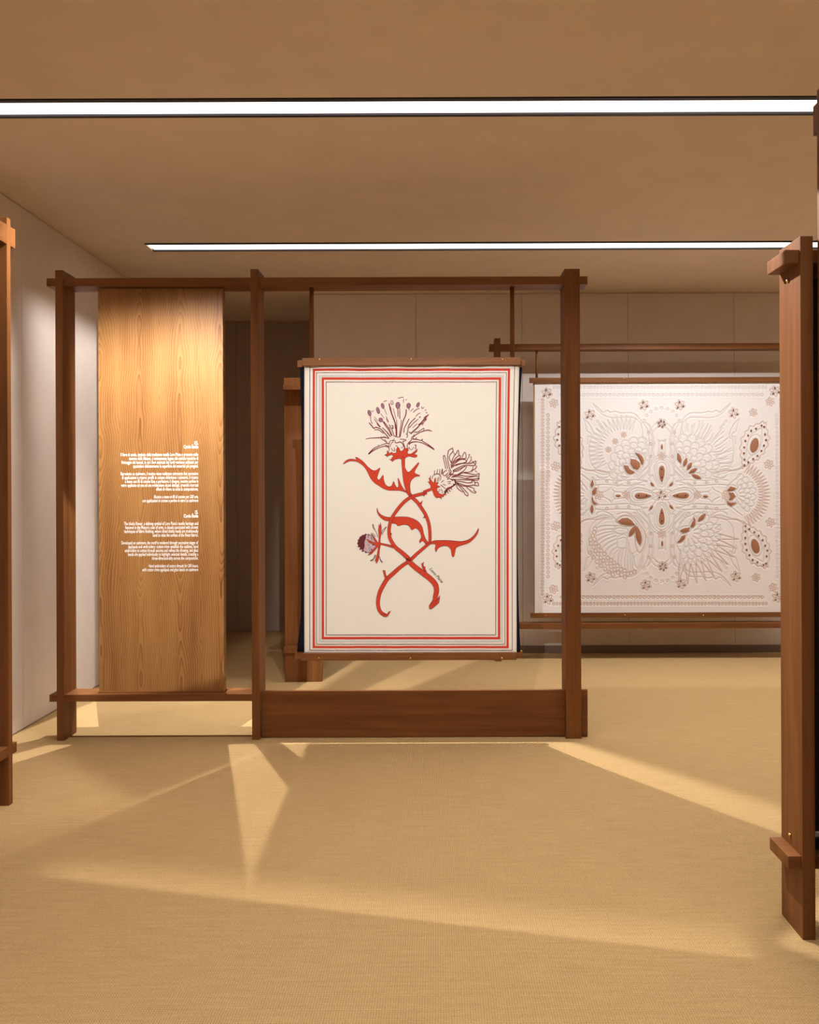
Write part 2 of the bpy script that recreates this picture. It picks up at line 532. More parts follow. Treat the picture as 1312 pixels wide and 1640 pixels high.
HEADS = [
    (150, 900, '15.', 'b'), (192, 780, 'Cardo Étoile', 'b'),
    (278, 92, 'Il fiore di cardo, simbolo della tradizione tessile Loro Piana e presente nello', ''),
    (320, 182, 'stemma della Maison, è intimamente legato alle antiche tecniche di', ''),
    (362, 100, 'finissaggio dei tessuti, in cui i fiori essiccati dei cardi venivano utilizzati per', ''),
    (404, 228, 'spazzolare delicatamente la superficie dei materiali più pregiati.', ''),
    (487, 90, 'Riprodotto su cashmere, il motivo viene realizzato attraverso fasi successive', ''),
    (529, 105, 'di applicazioni e ricamo: profili in cotone delimitano i contorni, il ricamo', ''),
    (571, 138, 'a mano con fili di cotone fissa e perfeziona il disegno, mentre perline in', ''),
    (613, 95, 'vetro applicate ad una ad una evidenziano alcuni dettagli, creando ricercati', ''),
    (655, 478, 'effetti di rilievo su tutta la composizione.', ''),
    (739, 455, 'Ricamo a mano in fili di cotone per 200 ore,', 'i'),
    (781, 330, 'con applicazioni in cotone e perline in vetro su cashmere', 'i'),
    (907, 905, '15.', 'b'), (949, 783, 'Cardo Étoile', 'b'),
    (1033, 128, 'The thistle flower, a defining symbol of Loro Piana’s textile heritage and', ''),
    (1075, 142, 'featured in the Maison’s coat of arms, is closely associated with ancient', ''),
    (1117, 130, 'techniques of fabric finishing, where dried thistle heads are traditionally', ''),
    (1159, 443, 'used to raise the surface of the finest fabrics.', ''),
    (1243, 100, 'Developed on cashmere, the motif is rendered through successive stages of', ''),
    (1285, 175, 'appliqués and embroidery: cotton trims establish the outlines, hand', ''),
    (1327, 137, 'embroidery in cotton threads secures and refines the drawing, and glass', ''),
    (1369, 172, 'beads are applied individually to highlight selected details, creating a', ''),
    (1411, 433, 'three-dimensionality across the composition.', ''),
    (1495, 397, 'Hand embroidery of cotton threads for 200 hours,', 'i'),
    (1537, 328, 'with cotton trims appliqués and glass beads on cashmere', 'i'),
]


def text_mesh(body, bold=False, italic=False, shear=0.0):
    cu = bpy.data.curves.new('text', 'FONT')
    cu.body = body
    cu.size = 1.0
    cu.resolution_u = 2
    cu.offset = 0.022 if bold else 0.004
    cu.shear = 0.3 if italic else shear
    o = bpy.data.objects.new('text', cu)
    COL.objects.link(o)
    dg = bpy.context.evaluated_depsgraph_get()
    dg.update()
    me = o.evaluated_get(dg).to_mesh()
    vs = np.array([v.co[:] for v in me.vertices])
    fs = [tuple(p.vertices) for p in me.polygons]
    o.evaluated_get(dg).to_mesh_clear()
    bpy.data.objects.remove(o)
    bpy.data.curves.remove(cu)
    return vs, fs


SCX = 6.833
vall, fall = [], []
for by, lx, body, st in HEADS:
    vs, fs = text_mesh(body, st == 'b', st == 'i')
    x0, x1 = vs[:, 0].min(), vs[:, 0].max()
    pr = at(180 + 940 / SCX, 690 + by / SCX, 4.5555)
    pl = at(180 + lx / SCX, 690 + by / SCX, 4.5555)
    sx = (pr.x - pl.x) / (x1 - x0)
    sz = 0.027
    n0 = len(vall)
    for v in vs:
        vall.append((pl.x + (v[0] - x0) * sx - tp.location.x, 4.5552 - tp.location.y, pl.z + v[1] * sz - tp.location.z))
    fall += [tuple(i + n0 for i in f) for f in fs]
me = bpy.data.meshes.new('lettering')
me.from_pydata(vall, [], fall)
lt = link('lettering', me, LETTER, tp)
lt['label'] = 'white printed paragraphs of text'

# ------------------------------------------------------------------ art builder
class Art:
    """flat stitched or appliqued pieces: points are photograph pixels, mapped on to a hanging cloth by place()"""
    def __init__(self, place):
        self.place = place; self.v = []; self.f = []

    def _add(self, pts, lift):
        n = len(self.v)
        for x, y in pts: self.v.append(self.place(x, y, lift))
        return n

    def fill(self, pts, lift=0.0008):
        n = self._add(pts, lift)
        tr = tessellate_polygon([[Vector((x, -y, 0)) for x, y in pts]])
        for t in tr:
            a, b, c = [Vector((pts[i][0], -pts[i][1])) for i in t]
            area = (b - a).cross(c - a)
            t = t if area > 0 else (t[0], t[2], t[1])
            self.f.append(tuple(n + i for i in t))

    def stroke(self, pts, width, lift=0.0012, closed=False, taper=None):
        """width in pixels, a number or a list along the line"""
        P = [Vector(p) for p in pts]
        if closed: P = P + [P[0]]
        n = len(P)
        W = width if isinstance(width, (list, tuple)) else [width] * n
        if len(W) != n:
            W = list(np.interp(np.linspace(0, 1, n), np.linspace(0, 1, len(W)), W))
        L, R = [], []
        for i in range(n):
            a = P[i - 1] if i > 0 else (P[-2] if closed else P[i])
            b = P[i + 1] if i < n - 1 else (P[1] if closed else P[i])
            d = (b - a)
            if d.length < 1e-6: d = Vector((1, 0))
            d.normalize()
            nn = Vector((-d.y, d.x)) * (W[i] / 2)
            L.append(P[i] + nn); R.append(P[i] - nn)
        i0 = self._add([tuple(p) for p in L], lift)
        i1 = self._add([tuple(p) for p in R], lift)
        for i in range(n - 1):
            self.f.append((i0 + i, i0 + i + 1, i1 + i + 1, i1 + i))

    def build(self, name, mat, parent):
        me = bpy.data.meshes.new(name)
        p = parent.matrix_basis.translation + (parent.parent.location if parent.parent else Vector((0, 0, 0)))
        me.from_pydata([tuple(Vector(v) - p) for v in self.v], [], self.f)
        me.validate()
        return link(name, me, mat, parent)


def smooth(pts, per=4, closed=False):
    """Catmull-Rom through the points"""
    P = [np.array(p, float) for p in pts]
    n = len(P)
    out = []
    rng = range(n if closed else n - 1)
    for i in rng:
        p1, p2 = P[i], P[(i + 1) % n]
        p0 = P[i - 1] if (i > 0 or closed) else 2 * p1 - p2
        p3 = P[(i + 2) % n] if (i + 2 < n or closed) else 2 * p2 - p1
        for k in range(per):
            t = k / per
            q = 0.5 * ((2 * p1) + (-p0 + p2) * t + (2 * p0 - 5 * p1 + 4 * p2 - p3) * t * t + (-p0 + 3 * p1 - 3 * p2 + p3) * t ** 3)
            out.append(tuple(q))
    if not closed: out.append(tuple(P[-1]))
    return out


# ------------------------------------------------------------------ thistle hanging
YC = 4.548
ZT = at(660, 580, YC).z
ZB = at(660, 1050, YC).z


def ripple(X, Z):
    s = (Z - ZB) / (ZT - ZB)
    e = math.exp(-((1 - s) / 0.09) ** 2) + 0.5 * math.exp(-(s / 0.07) ** 2)
    return 0.0045 * math.sin(X * 21 + 0.6) * e + 0.002 * math.sin(X * 47) * e


def place_scarf(x, y, lift):
    p = at(x, y, YC)
    return (p.x, YC - lift - ripple(p.x, p.z), p.z)


th = thing('embroidered_hanging', 'cream wall hanging with red thistle stems and striped border on walnut bars', 'textile', ((at(488, 800, YC).x + at(830, 800, YC).x) / 2, YC, ZB))
NX, NZ = 90, 110
vs, fs = [], []
for j in range(NZ + 1):
    y = 583 + (1047 - 583) * j / NZ
    t = j / NZ
    xl = 487.6 + 0.8 * math.sin(t * math.pi) * -0.6
    xr = 832.3 - 4.7 * min(1, t * 2.2) ** 0.8
    for i in range(NX + 1):
        q = place_scarf(xl + (xr - xl) * i / NX, y, 0)
        vs.append((q[0] - th.location.x, q[1] - th.location.y, q[2] - th.location.z))
for j in range(NZ):
    for i in range(NX):
        a = j * (NX + 1) + i
        fs.append((a, a + NX + 1, a + NX + 2, a + 1))
me = bpy.data.meshes.new('cloth'); me.from_pydata(vs, [], fs)
for p in me.polygons: p.use_smooth = True
cloth = link('cloth', me, CREAM, th)
sol = cloth.modifiers.new('thickness', 'SOLIDIFY'); sol.thickness = 0.003; sol.offset = -1


def bar(parent, name, x0, x1, y0, y1, Yf, dep, axis='X'):
    a = at(x0, y1, Yf); b = at(x1, y0, Yf)
    return part(name, (a.x, Yf, a.z), (b.x, Yf + dep, b.z), WOOD[axis], parent, 0.0015)


PIN = cyl_mesh('brass_pin', 0.0068, 0, 0.008, 12, 'Y', dome=True)
PIN.materials.append(BRASS)


def pin(parent, x, y, Yf):
    p = at(x, y, Yf)
    return link('brass_pin', PIN, None, parent, Vector((p.x, Yf, p.z)) - parent.location)


bar(th, 'top_bar', 484.0, 834.4, 572.0, 585.4, 4.522, 0.024)
bar(th, 'bottom_bar', 483.0, 827.6, 1045.5, 1058.2, 4.522, 0.024)
for x in (512, 658.8, 805.2): pin(th, x, 575.8, 4.522)
for x in (511, 657.5, 804.2): pin(th, x, 1054, 4.522)

nv = thing('backing_hanging', 'navy cloth hanging on longer bars directly behind the cream thistle hanging', 'textile', (th.location.x, 4.6, ZB))
bar(nv, 'top_bar', 476.2, 841.5, 575.6, 588, 4.570, 0.024)
bar(nv, 'bottom_bar', 472.2, 837, 1042.8, 1055.6, 4.570, 0.024)
vs, fs = [], []
YN = 4.566
for j in range(41):
    t = j / 40
    y = 588 + (1044 - 588) * t
    bow = math.sin(math.pi * min(1, t * 1.02)) ** 0.8
    xl = 480.2 + 4.0 * bow - 4.5 * max(0, t - 0.88) / 0.12
    xr = 836.5 - 5.8 * bow - 3.0 * t
    for i in range(21):
        p = at(xl + (xr - xl) * i / 20, y, YN)
        vs.append(tuple(Vector((p.x, YN + 0.002 * math.sin(i * 1.3) * (1 - t), p.z)) - nv.location))
for j in range(40):
    for i in range(20):
        a = j * 21 + i
        fs.append((a, a + 21, a + 22, a + 1))
me = bpy.data.meshes.new('cloth'); me.from_pydata(vs, [], fs)
for p in me.polygons: p.use_smooth = True
o = link('cloth', me, NAVY, nv)
sol = o.modifiers.new('thickness', 'SOLIDIFY'); sol.thickness = 0.003; sol.offset = -1


# border stripes: nested rectangles
def ring_pts(xl, xr, yt, yb, xrb=None, n=60):
    xrb = xr if xrb is None else xrb
    pts = []
    for k in range(n): pts.append((xl + (xr - xl) * k / n, yt))
    for k in range(n): pts.append((xr + (xrb - xr) * min(1, (k / n) * 2.2), yt + (yb - yt) * k / n))
    for k in range(n): pts.append((xrb + (xl - xrb) * k / n, yb))
    for k in range(n): pts.append((xl, yb + (yt - yb) * k / n))
    return pts


def rect_ring(name, mat, xl, xr, yt, yb, xrb, wl_, lift=0.001, label=None, sides='tblr'):
    A = Art(place_scarf)
    h = wl_ / 2
    n = 70

    def seg(p, q, hw, vert):
        pts = [(p[0] + (q[0] - p[0]) * k / n, p[1] + (q[1] - p[1]) * k / n) for k in range(n + 1)]
        A.stroke(pts, hw, lift)
    if 't' in sides: seg((xl - h, yt), (xr + h, yt), wl_, 0)
    if 'b' in sides: seg((xl - h, yb), (xrb + h, yb), wl_, 0)
    if 'l' in sides: seg((xl, yt), (xl, yb), wl_, 1)
    if 'r' in sides:
        pts = [(xr + (xrb - xr) * min(1, (k / n) * 2.2) ** 0.8, yt + (yb - yt) * k / n) for k in range(n + 1)]
        A.stroke(pts, wl_, lift)
    o = A.build(name, mat, cloth)
    if label: o['label'] = label
    return o


rect_ring('border_stripe', STRIPE_DARK, 496.2, 824.6, 583, 1041.3, 820.6, 1.0, label='outer thin dark stripe', sides='blr')
rect_ring('border_stripe', STRIPE_RED, 502.6, 815.3, 592.1, 1036.2, 813.1, 3.6, label='outer red stripe')
rect_ring('border_stripe', STRIPE_DARK, 506.8, 811.2, 596.8, 1031.6, 808.8, 0.9, label='second thin dark stripe')
rect_ring('border_stripe', STRIPE_GREY, 512.4, 805.4, 602.2, 1026.7, 803.9, 3.2, label='pale grey stripe')
rect_ring('border_stripe', STRIPE_RED, 517.2, 801.0, 606.4, 1021.9, 799.4, 3.8, label='inner red stripe')
rect_ring('border_stripe', STRIPE_DARK, 522.6, 795.4, 611.8, 1016.8, 794.0, 1.0, label='inner thin dark stripe')
for sd in 'tb':
    rect_ring('bead_row', BEADS, 506.8, 811.2, 596.8, 1031.6, 808.8, 1.1, 0.0016, 'mixed colour bead trim', sd)
    rect_ring('bead_row', BEADS, 522.6, 795.4, 611.8, 1016.8, 794.0, 1.2, 0.0016, 'mixed colour bead trim', sd)
rect_ring('bead_row', BEADS, 496.2, 824.6, 583, 1041.3, 820.6, 1.1, 0.0016, 'mixed colour bead trim', 'b')

# --- the thistle, traced crop by crop
za = zone((580, 630, 10.933)); zb = zone((680, 710, 13.12)); zc = zone((545, 725, 9.371))
zd = zone((565, 790, 10.092)); ze = zone((595, 880, 10.496)); zf = zone((660, 790, 11.409))


def applique(name, pts, sm=3, edge=0.8, lift=0.0008, label=None, mat=RED):
    edge *= 0.65
    A = Art(place_scarf); A.fill(smooth(pts, sm, True) if sm > 1 else pts, lift)
    o = A.build(name, mat, cloth)
    if label: o['label'] = label
    E.stroke(smooth(pts, sm, True) if sm > 1 else pts, edge, lift + 0.0008, closed=True)
    return o


def stem(name, pts, width, lift, label=None):
    A = Art(place_scarf)
    P = smooth(pts, 6)
    A.stroke(P, width, lift)
    o = A.build(name, RED, cloth)
    if label: o['label'] = label
    n = len(P)
    W = width if isinstance(width, (list, tuple)) else [width] * n
    W = list(np.interp(np.linspace(0, 1, n), np.linspace(0, 1, len(W)), W))
    for sgn in (-1, 1):
        Q = []
        for i in range(n):
            a = Vector(P[max(0, i - 1)]); b = Vector(P[min(n - 1, i + 1)])
            d = (b - a).normalized()
            q = Vector(P[i]) + Vector((-d.y, d.x)) * (W[i] / 2 * sgn)
            Q.append(tuple(q))
        E.stroke(Q, 0.5, lift + 0.0005)
    return o


E = Art(place_scarf)          # maroon outline stitching
# big left leaf
applique('leaf', zc([(40, 175), (80, 125), (130, 98), (190, 95), (250, 104), (228, 74), (245, 68), (300, 98), (355, 143), (410, 205), (460, 248), (510, 270), (550, 258), (592, 228), (597, 245), (570, 320), (555, 380), (572, 405), (600, 395), (645, 330), (652, 400), (675, 470), (710, 503), (740, 510), (775, 492), (800, 428), (815, 460), (840, 512), (865, 520), (875, 490), (865, 385), (880, 400), (920, 490), (965, 560), (990, 575), (1060, 650), (1035, 655), (1000, 605), (950, 582), (880, 568), (760, 568), (700, 558), (640, 535), (570, 490), (500, 440), (450, 375), (410, 290), (370, 225), (320, 175), (260, 138), (200, 125), (140, 128), (90, 150)]), 2, lift=0.0005, label='spiny red leaf curling to the left')
# upper stem and right bract
applique('stem', zc([(920, 80), (970, 80), (970, 210), (1000, 275), (1025, 292), (1065, 265), (1165, 155), (1182, 165), (1130, 255), (1118, 300), (1140, 318), (1195, 340), (1190, 353), (1140, 355), (1095, 385), (1060, 430), (1048, 500), (1055, 590), (1075, 650), (1040, 660), (1000, 600), (965, 500), (945, 400), (930, 250)]), 2, lift=0.0009, label='upper red stem with a forked bract')
# calyx of the top flower
applique('calyx', za([(400, 1078), (435, 1060), (440, 1010), (470, 1045), (500, 1045), (515, 1022), (545, 1050), (600, 1040), (600, 985), (620, 945), (650, 955), (665, 1005), (700, 1010), (725, 985), (740, 955), (790, 965), (815, 985), (795, 1035), (810, 1060), (860, 1060), (900, 1030), (940, 1000), (970, 965), (965, 1010), (935, 1045), (905, 1065), (965, 1078), (965, 1100), (940, 1120), (890, 1115), (820, 1098), (770, 1120), (748, 1150), (748, 1257), (695, 1257), (695, 1150), (640, 1140), (580, 1155), (530, 1195), (500, 1165), (545, 1100), (520, 1070), (470, 1090), (440, 1100)]), 1, lift=0.0013, label='ragged red calyx of the top flower')
# crossing stems
S1 = zd([(1200, -10), (1080, 18), (960, 55), (860, 115), (770, 205), (690, 310), (630, 410), (597, 520), (588, 620), (598, 710), (640, 800), (700, 880), (800, 960), (900, 1055), (1000, 1145)])
S2 = zd([(900, -15), (960, 65), (1040, 140), (1110, 235), (1180, 350), (1225, 470), (1245, 590), (1250, 700), (1245, 790), (1210, 830), (1130, 900), (1030, 985), (930, 1055), (850, 1130)])
a1 = ze([(500, 85), (625, 190), (740, 300), (880, 405), (1000, 500), (1075, 590), (1095, 690), (1075, 790), (1060, 860), (1010, 940)])
a2 = ze([(770, 95), (640, 190), (500, 285), (380, 390), (270, 490), (200, 600), (145, 710), (115, 830), (112, 930), (135, 1020), (185, 1080), (245, 1110)])
stem('stem', S2[:-2] + a2[1:3] + a2[3:], [5.4, 5.2, 5.0, 4.8, 4.6, 4.7, 5.2, 6.2, 6.6, 6.0, 5.6, 5.4], 0.0010, 'long red stem ending lower left')
stem('stem', S1[:-1] + a1[1:], [4.4, 5.0, 5.0, 4.9, 5.0, 5.6, 6.2, 7.6, 8.4, 8.2, 7.4, 6.0], 0.0016, 'long red stem ending lower right')
# hooks and stubs
applique('thorn', ze([(190, 348), (228, 348), (245, 430), (275, 475), (240, 510), (222, 470)]), 1, lift=0.0012)
applique('thorn', ze([(230, 1085), (265, 1085), (285, 1050), (330, 1030), (305, 1070), (275, 1120), (250, 1132), (190, 1118), (170, 1090)]), 1, lift=0.0013)
applique('thorn', ze([(840, 240), (885, 212), (870, 250), (880, 285), (905, 290), (905, 330), (930, 370), (880, 370), (870, 330), (850, 290)]), 1, lift=0.0018)
applique('thorn', ze([(970, 935), (1010, 910), (1040, 870), (1100, 850), (1130, 800), (1150, 770), (1148, 820), (1135, 890), (1080, 940), (1020, 990), (990, 1002), (970, 990)]), 1, lift=0.0020)
applique('thorn', zd([(1080, 160), (1135, 115), (1110, 185)]), 1, lift=0.0014)
applique('thorn', zd([(1150, 340), (1160, 375), (1132, 395), (1180, 400)]), 1, lift=0.0014)
applique('thorn', zd([(1110, 15), (1160, 50), (1170, 5)]), 1, lift=0.0019)
applique('thorn', zd([(610, 630), (635, 655), (610, 690)]), 1, lift=0.0019)
# middle leaf
applique('leaf', zd([(395, 232), (412, 290), (440, 330), (490, 362), (545, 382), (620, 387), (700, 380), (860, 380), (950, 400), (1030, 435), (1090, 490), (1130, 560), (1150, 660), (1185, 750), (1215, 790), (1190, 830), (1150, 785), (1120, 770), (1085, 805), (1080, 765), (1108, 715), (1095, 650), (1060, 590), (1010, 565), (955, 595), (920, 540), (870, 508), (790, 512), (730, 530), (700, 495), (630, 485), (580, 450), (520, 440), (460, 400), (415, 345), (392, 290)]), 2, lift=0.0006, label='toothed red leaf arching over the loop')
# right leaf
applique('leaf', zf([(350, 890), (400, 865), (480, 860), (640, 858), (760, 868), (880, 878), (980, 865), (1060, 830), (1130, 770), (1180, 700), (1215, 635), (1215, 690), (1180, 770), (1120, 840), (1050, 900), (960, 935), (860, 965), (805, 1000), (785, 1080), (770, 1150), (748, 1162), (728, 1140), (715, 1050), (690, 1000), (640, 965), (560, 965), (490, 995), (455, 1040), (437, 1070), (420, 1010), (432, 950), (400, 925), (340, 930), (300, 910)]), 2, lift=0.0007, label='red leaf sweeping up to the right')
# right flower calyx
applique('calyx', zb([(-30, 1000), (130, 940), (130, 890), (70, 800), (110, 810), (90, 720), (120, 735), (160, 800), (195, 830), (215, 740), (235, 720), (240, 830), (300, 820), (260, 880), (340, 910), (265, 935), (262, 1000), (300, 1050), (380, 1080), (430, 1040), (460, 1080), (410, 1085), (405, 1125), (355, 1120), (365, 1175), (320, 1135), (265, 1140), (255, 1155), (200, 1090), (160, 980), (-30, 1055)]), 1, lift=0.0018, label='red calyx of the right flower')
# side bud stalk and sepals
stem('stem', zd([(670, 870), (600, 850), (520, 830), (440, 815)]), [3.6, 3.2, 2.8, 2.6], 0.0012, 'short stalk of the small bud')
applique('sepal', zd([(415, 800), (425, 700), (415, 600), (425, 500), (437, 540), (448, 465), (465, 550), (460, 650), (445, 760), (450, 830), (435, 930), (425, 1050), (400, 1110), (380, 1140), (378, 1090), (358, 1100), (385, 1020), (405, 930), (410, 860), (350, 930), (300, 980), (240, 1005), (280, 960), (340, 900), (380, 850), (330, 820), (260, 790), (230, 740), (300, 780), (370, 800), (340, 730), (295, 640), (350, 710)]), 1, lift=0.0020, label='red sepals of the small bud')
E.build('outline_stitching', MAROON, cloth)['label'] = 'maroon outline of stems and leaves'

# bud
B = Art(place_scarf)
bud = zd([(205, 665), (260, 670), (330, 690), (370, 760), (375, 860), (330, 930), (250, 960), (200, 940), (130, 890), (85, 810), (120, 710), (160, 690)])
B2 = Art(place_scarf); B2.fill(smooth(bud, 2, True), 0.0006)
o = B2.build('thistle_bud', plain('pale_violet_thread', (0.55, 0.40, 0.44), 0.85, var=0.3, scale=700), cloth)
o['label'] = 'pale violet bud'
B.fill(smooth(zd([(205, 665), (215, 720), (190, 790), (195, 850), (170, 920), (130, 890), (85, 810), (110, 715), (160, 695)]), 2, True), 0.0012)
B.stroke(smooth(bud, 3, True), 0.9, 0.0014, closed=True)
rr = random.Random(3)
for k in range(34):
    x, y = rr.uniform(205, 350), rr.uniform(690, 930)
    B.stroke(zd([(x, y), (x + 8, y + 12)]), 0.9, 0.0013)
for k in range(9):
    a = math.pi * (0.55 + 0.9 * k / 8)
    x, y = 235 + 150 * math.cos(a), 810 + 145 * math.sin(a)
    B.fill(zd([(x + 15 * math.cos(t), y + 15 * math.sin(t)) for t in np.linspace(0, 2 * math.pi, 7)[:-1]]), 0.0013)
for pl in ([(330, 500), (345, 560), (385, 640), (415, 715)], [(322, 498), (332, 560), (360, 590)], [(545, 540), (500, 620), (470, 670)], [(545, 540), (490, 590), (465, 650)],
           [(280, 1090), (330, 1060), (365, 990)], [(290, 1095), (340, 1070), (375, 1000)], [(430, 1020), (455, 1080), (485, 1115)], [(440, 1060), (465, 1110), (485, 1115)],
           [(300, 640), (350, 720)], [(325, 640), (370, 700)], [(255, 650), (262, 690)]):
    B.stroke(smooth(zd(pl), 3), 0.8, 0.0021)
B.build('bud_stitching', MAROON, cloth)['label'] = 'dark maroon bud stitching'

# top flower, line work
T = Art(place_scarf)


def ln(pts, wd, z=za, lift=0.0014, A=None):
    (A or T).stroke(smooth(z(pts), 3), wd, lift)


def blob(cx, cy, a, b, rot, z, A, edge=True, mat=None):
    pts = []
    for t in np.linspace(0, 2 * math.pi, 13)[:-1]:
        x, y = a * math.cos(t), b * math.sin(t)
        pts.append((cx + x * math.cos(rot) - y * math.sin(rot), cy + x * math.sin(rot) + y * math.cos(rot)))
    A.fill(z(pts), 0.0010)
    if edge: T.stroke(z(pts), 0.9, 0.0016, closed=True)


for c in ((130, 345, 26, 52, -.3), (280, 300, 26, 58, -.3), (362, 220, 24, 48, -.25), (628, 210, 38, 55, 0), (815, 215, 34, 44, .2), (980, 200, 22, 44, .4), (328, 465, 34, 36, -.6)):
    V = Art(place_scarf)
    blob(*c, za, V)
    V.build('stamen_head', VIOLET, cloth)['label'] = 'violet stamen tip'
for pts, wd in (
    ([(152, 395), (155, 480), (185, 535)], 1.0), ([(120, 515), (165, 560), (205, 610), (240, 590)], 1.6), ([(240, 590), (330, 625), (395, 695), (470, 780)], 1.5), ([(215, 640), (290, 640), (380, 700)], 1.2),
    ([(210, 410), (280, 485)], .8), ([(210, 450), (260, 510), (320, 580)], 1.0), ([(260, 520), (290, 570), (325, 590)], 1.3),
    ([(330, 355), (388, 440)], .8), ([(390, 270), (432, 375)], .8), ([(420, 405), (465, 500)], .9), ([(425, 440), (445, 490), (460, 510)], .8),
    ([(365, 490), (430, 590), (480, 660), (515, 745)], 1.6), ([(380, 490), (450, 580), (500, 650)], 1.0), ([(355, 600), (440, 680), (500, 760)], 1.2), ([(400, 640), (495, 760)], .9),
    ([(475, 175), (488, 250), (510, 330), (555, 450), (590, 560), (600, 750)], 1.9), ([(500, 240), (520, 350), (570, 480), (585, 620)], 1.3), ([(545, 260), (595, 445)], .9),
    ([(475, 545), (525, 640), (560, 750)], 1.2), ([(515, 565), (540, 570), (540, 620), (525, 600)], 1.3), ([(475, 590), (530, 745)], .9),
    ([(605, 460), (610, 600), (610, 745)], 1.1), ([(625, 260), (632, 410)], 1.2), ([(658, 260), (662, 450)], 1.2),
    ([(690, 460), (672, 600), (650, 750)], 1.0), ([(775, 280), (765, 380), (725, 470), (700, 580), (665, 760)], 1.7), ([(825, 300), (820, 250)], .9),
    ([(825, 445), (775, 540), (740, 610), (730, 690)], 1.3), ([(845, 315), (900, 265)], .9), ([(895, 335), (945, 285), (1005, 262)], 1.0),
    ([(935, 430), (860, 500), (815, 570), (800, 660), (785, 720)], 1.4), ([(985, 450), (900, 520), (820, 610)], 1.1), ([(940, 405), (975, 365), (1020, 340)], .9),
    ([(885, 605), (965, 530)], .9), ([(1130, 390), (1075, 435)], 1.0), ([(1165, 370), (1100, 440), (1040, 510), (990, 580), (900, 660), (850, 710)], 1.8), ([(1130, 450), (1060, 520), (985, 550)], 1.3), ([(1110, 450), (980, 555)], .9),
    ([(1035, 530), (1060, 555), (1075, 515)], .9), ([(1000, 420), (1025, 410)], 1.6), ([(1125, 440), (1105, 460)], 2.0),
    ([(855, 700), (980, 600)], 1.1), ([(820, 680), (850, 690)], 1.6), ([(905, 680), (985, 670), (1080, 610), (1080, 655)], 1.1), ([(890, 770), (950, 720), (1020, 680), (1110, 650), (1170, 645), (1225, 665)], [1.2, 1.6, 1.4, 1.4, 1.8, 0.8]), ([(870, 770), (920, 720)], .9),
    ([(770, 710), (800, 735), (780, 780)], 1.2), ([(555, 740), (600, 760), (660, 765), (670, 740)], 1.2),
    ([(380, 150), (410, 128), (438, 135)], .9), ([(510, 125), (505, 170), (520, 195), (545, 180), (530, 120)], .9), ([(628, 75), (650, 85), (690, 70), (725, 70)], 1.0), ([(730, 95), (722, 165)], .9), ([(778, 100), (770, 125)], .9),
    ([(1045, 225), (1050, 265), (1085, 245)], .9), ([(1105, 290), (1118, 297)], 1.8), ([(1125, 330), (1132, 348)], 1.6), ([(160, 305), (175, 325), (205, 295)], .8),
    ([(60, 800), (140, 785), (240, 778), (330, 775), (400, 765), (470, 795)], [0.8, 1.2, 1.5, 1.5, 1.2, 1.2]), ([(330, 790), (390, 830), (440, 870)], 1.1), ([(380, 770), (420, 780)], 1.0), ([(330, 755), (350, 775), (395, 770)], .9), ([(390, 805), (440, 850)], .9),
    ([(110, 1065), (170, 1000), (230, 950), (330, 910), (410, 880), (475, 875)], [1.8, 1.8, 1.2, 1.0, 1.0, 1.0]), ([(115, 1065), (200, 1000), (300, 950), (400, 925), (460, 945)], [1.5, 1.5, 1.2, 1.0, 1.0]), ([(280, 905), (300, 915)], 1.0), ([(400, 910), (450, 920), (475, 960)], 1.1),
    ([(490, 830), (470, 900), (475, 1010)], 1.1), ([(495, 830), (560, 825), (590, 835)], 1.0), ([(530, 830), (570, 790)], .9), ([(550, 840), (510, 880), (490, 940)], 1.0),
    ([(570, 855), (610, 868), (660, 850), (700, 870), (745, 950)], 1.4), ([(665, 800), (740, 805), (770, 815), (760, 830), (715, 835)], 1.1), ([(715, 840), (750, 950)], 1.1),
    ([(590, 905), (630, 945)], 1.0), ([(510, 960), (540, 1000), (580, 1010)], .9), ([(560, 950), (580, 1000)], .9), ([(680, 960), (720, 930)], .9),
    ([(790, 950), (800, 880), (860, 820), (870, 770)], 1.2), ([(820, 900), (840, 870), (900, 850), (980, 850), (1060, 870), (1160, 920), (1265, 985)], [2.0, 2.4, 1.6, 1.2, 1.2, 1.6, 1.8]), ([(880, 800), (960, 805), (1040, 825), (1060, 800), (1050, 830), (1150, 890), (1250, 970)], [1.6, 1.4, 1.2, 1.2, 1.2, 1.4, 1.8]),
    ([(930, 800), (960, 770)], 1.0), ([(900, 800), (890, 770)], 1.2), ([(920, 910), (945, 905), (935, 980)], 1.2), ([(860, 1000), (910, 940)], .9), ([(820, 940), (850, 990)], .9), ([(790, 960), (830, 960)], .8), ([(480, 1030), (430, 1000)], .9), ([(395, 1078), (430, 1075)], .9), ([(440, 1120), (440, 1095)], .9), ([(475, 1155), (520, 1165)], .9),
): ln(pts, wd)
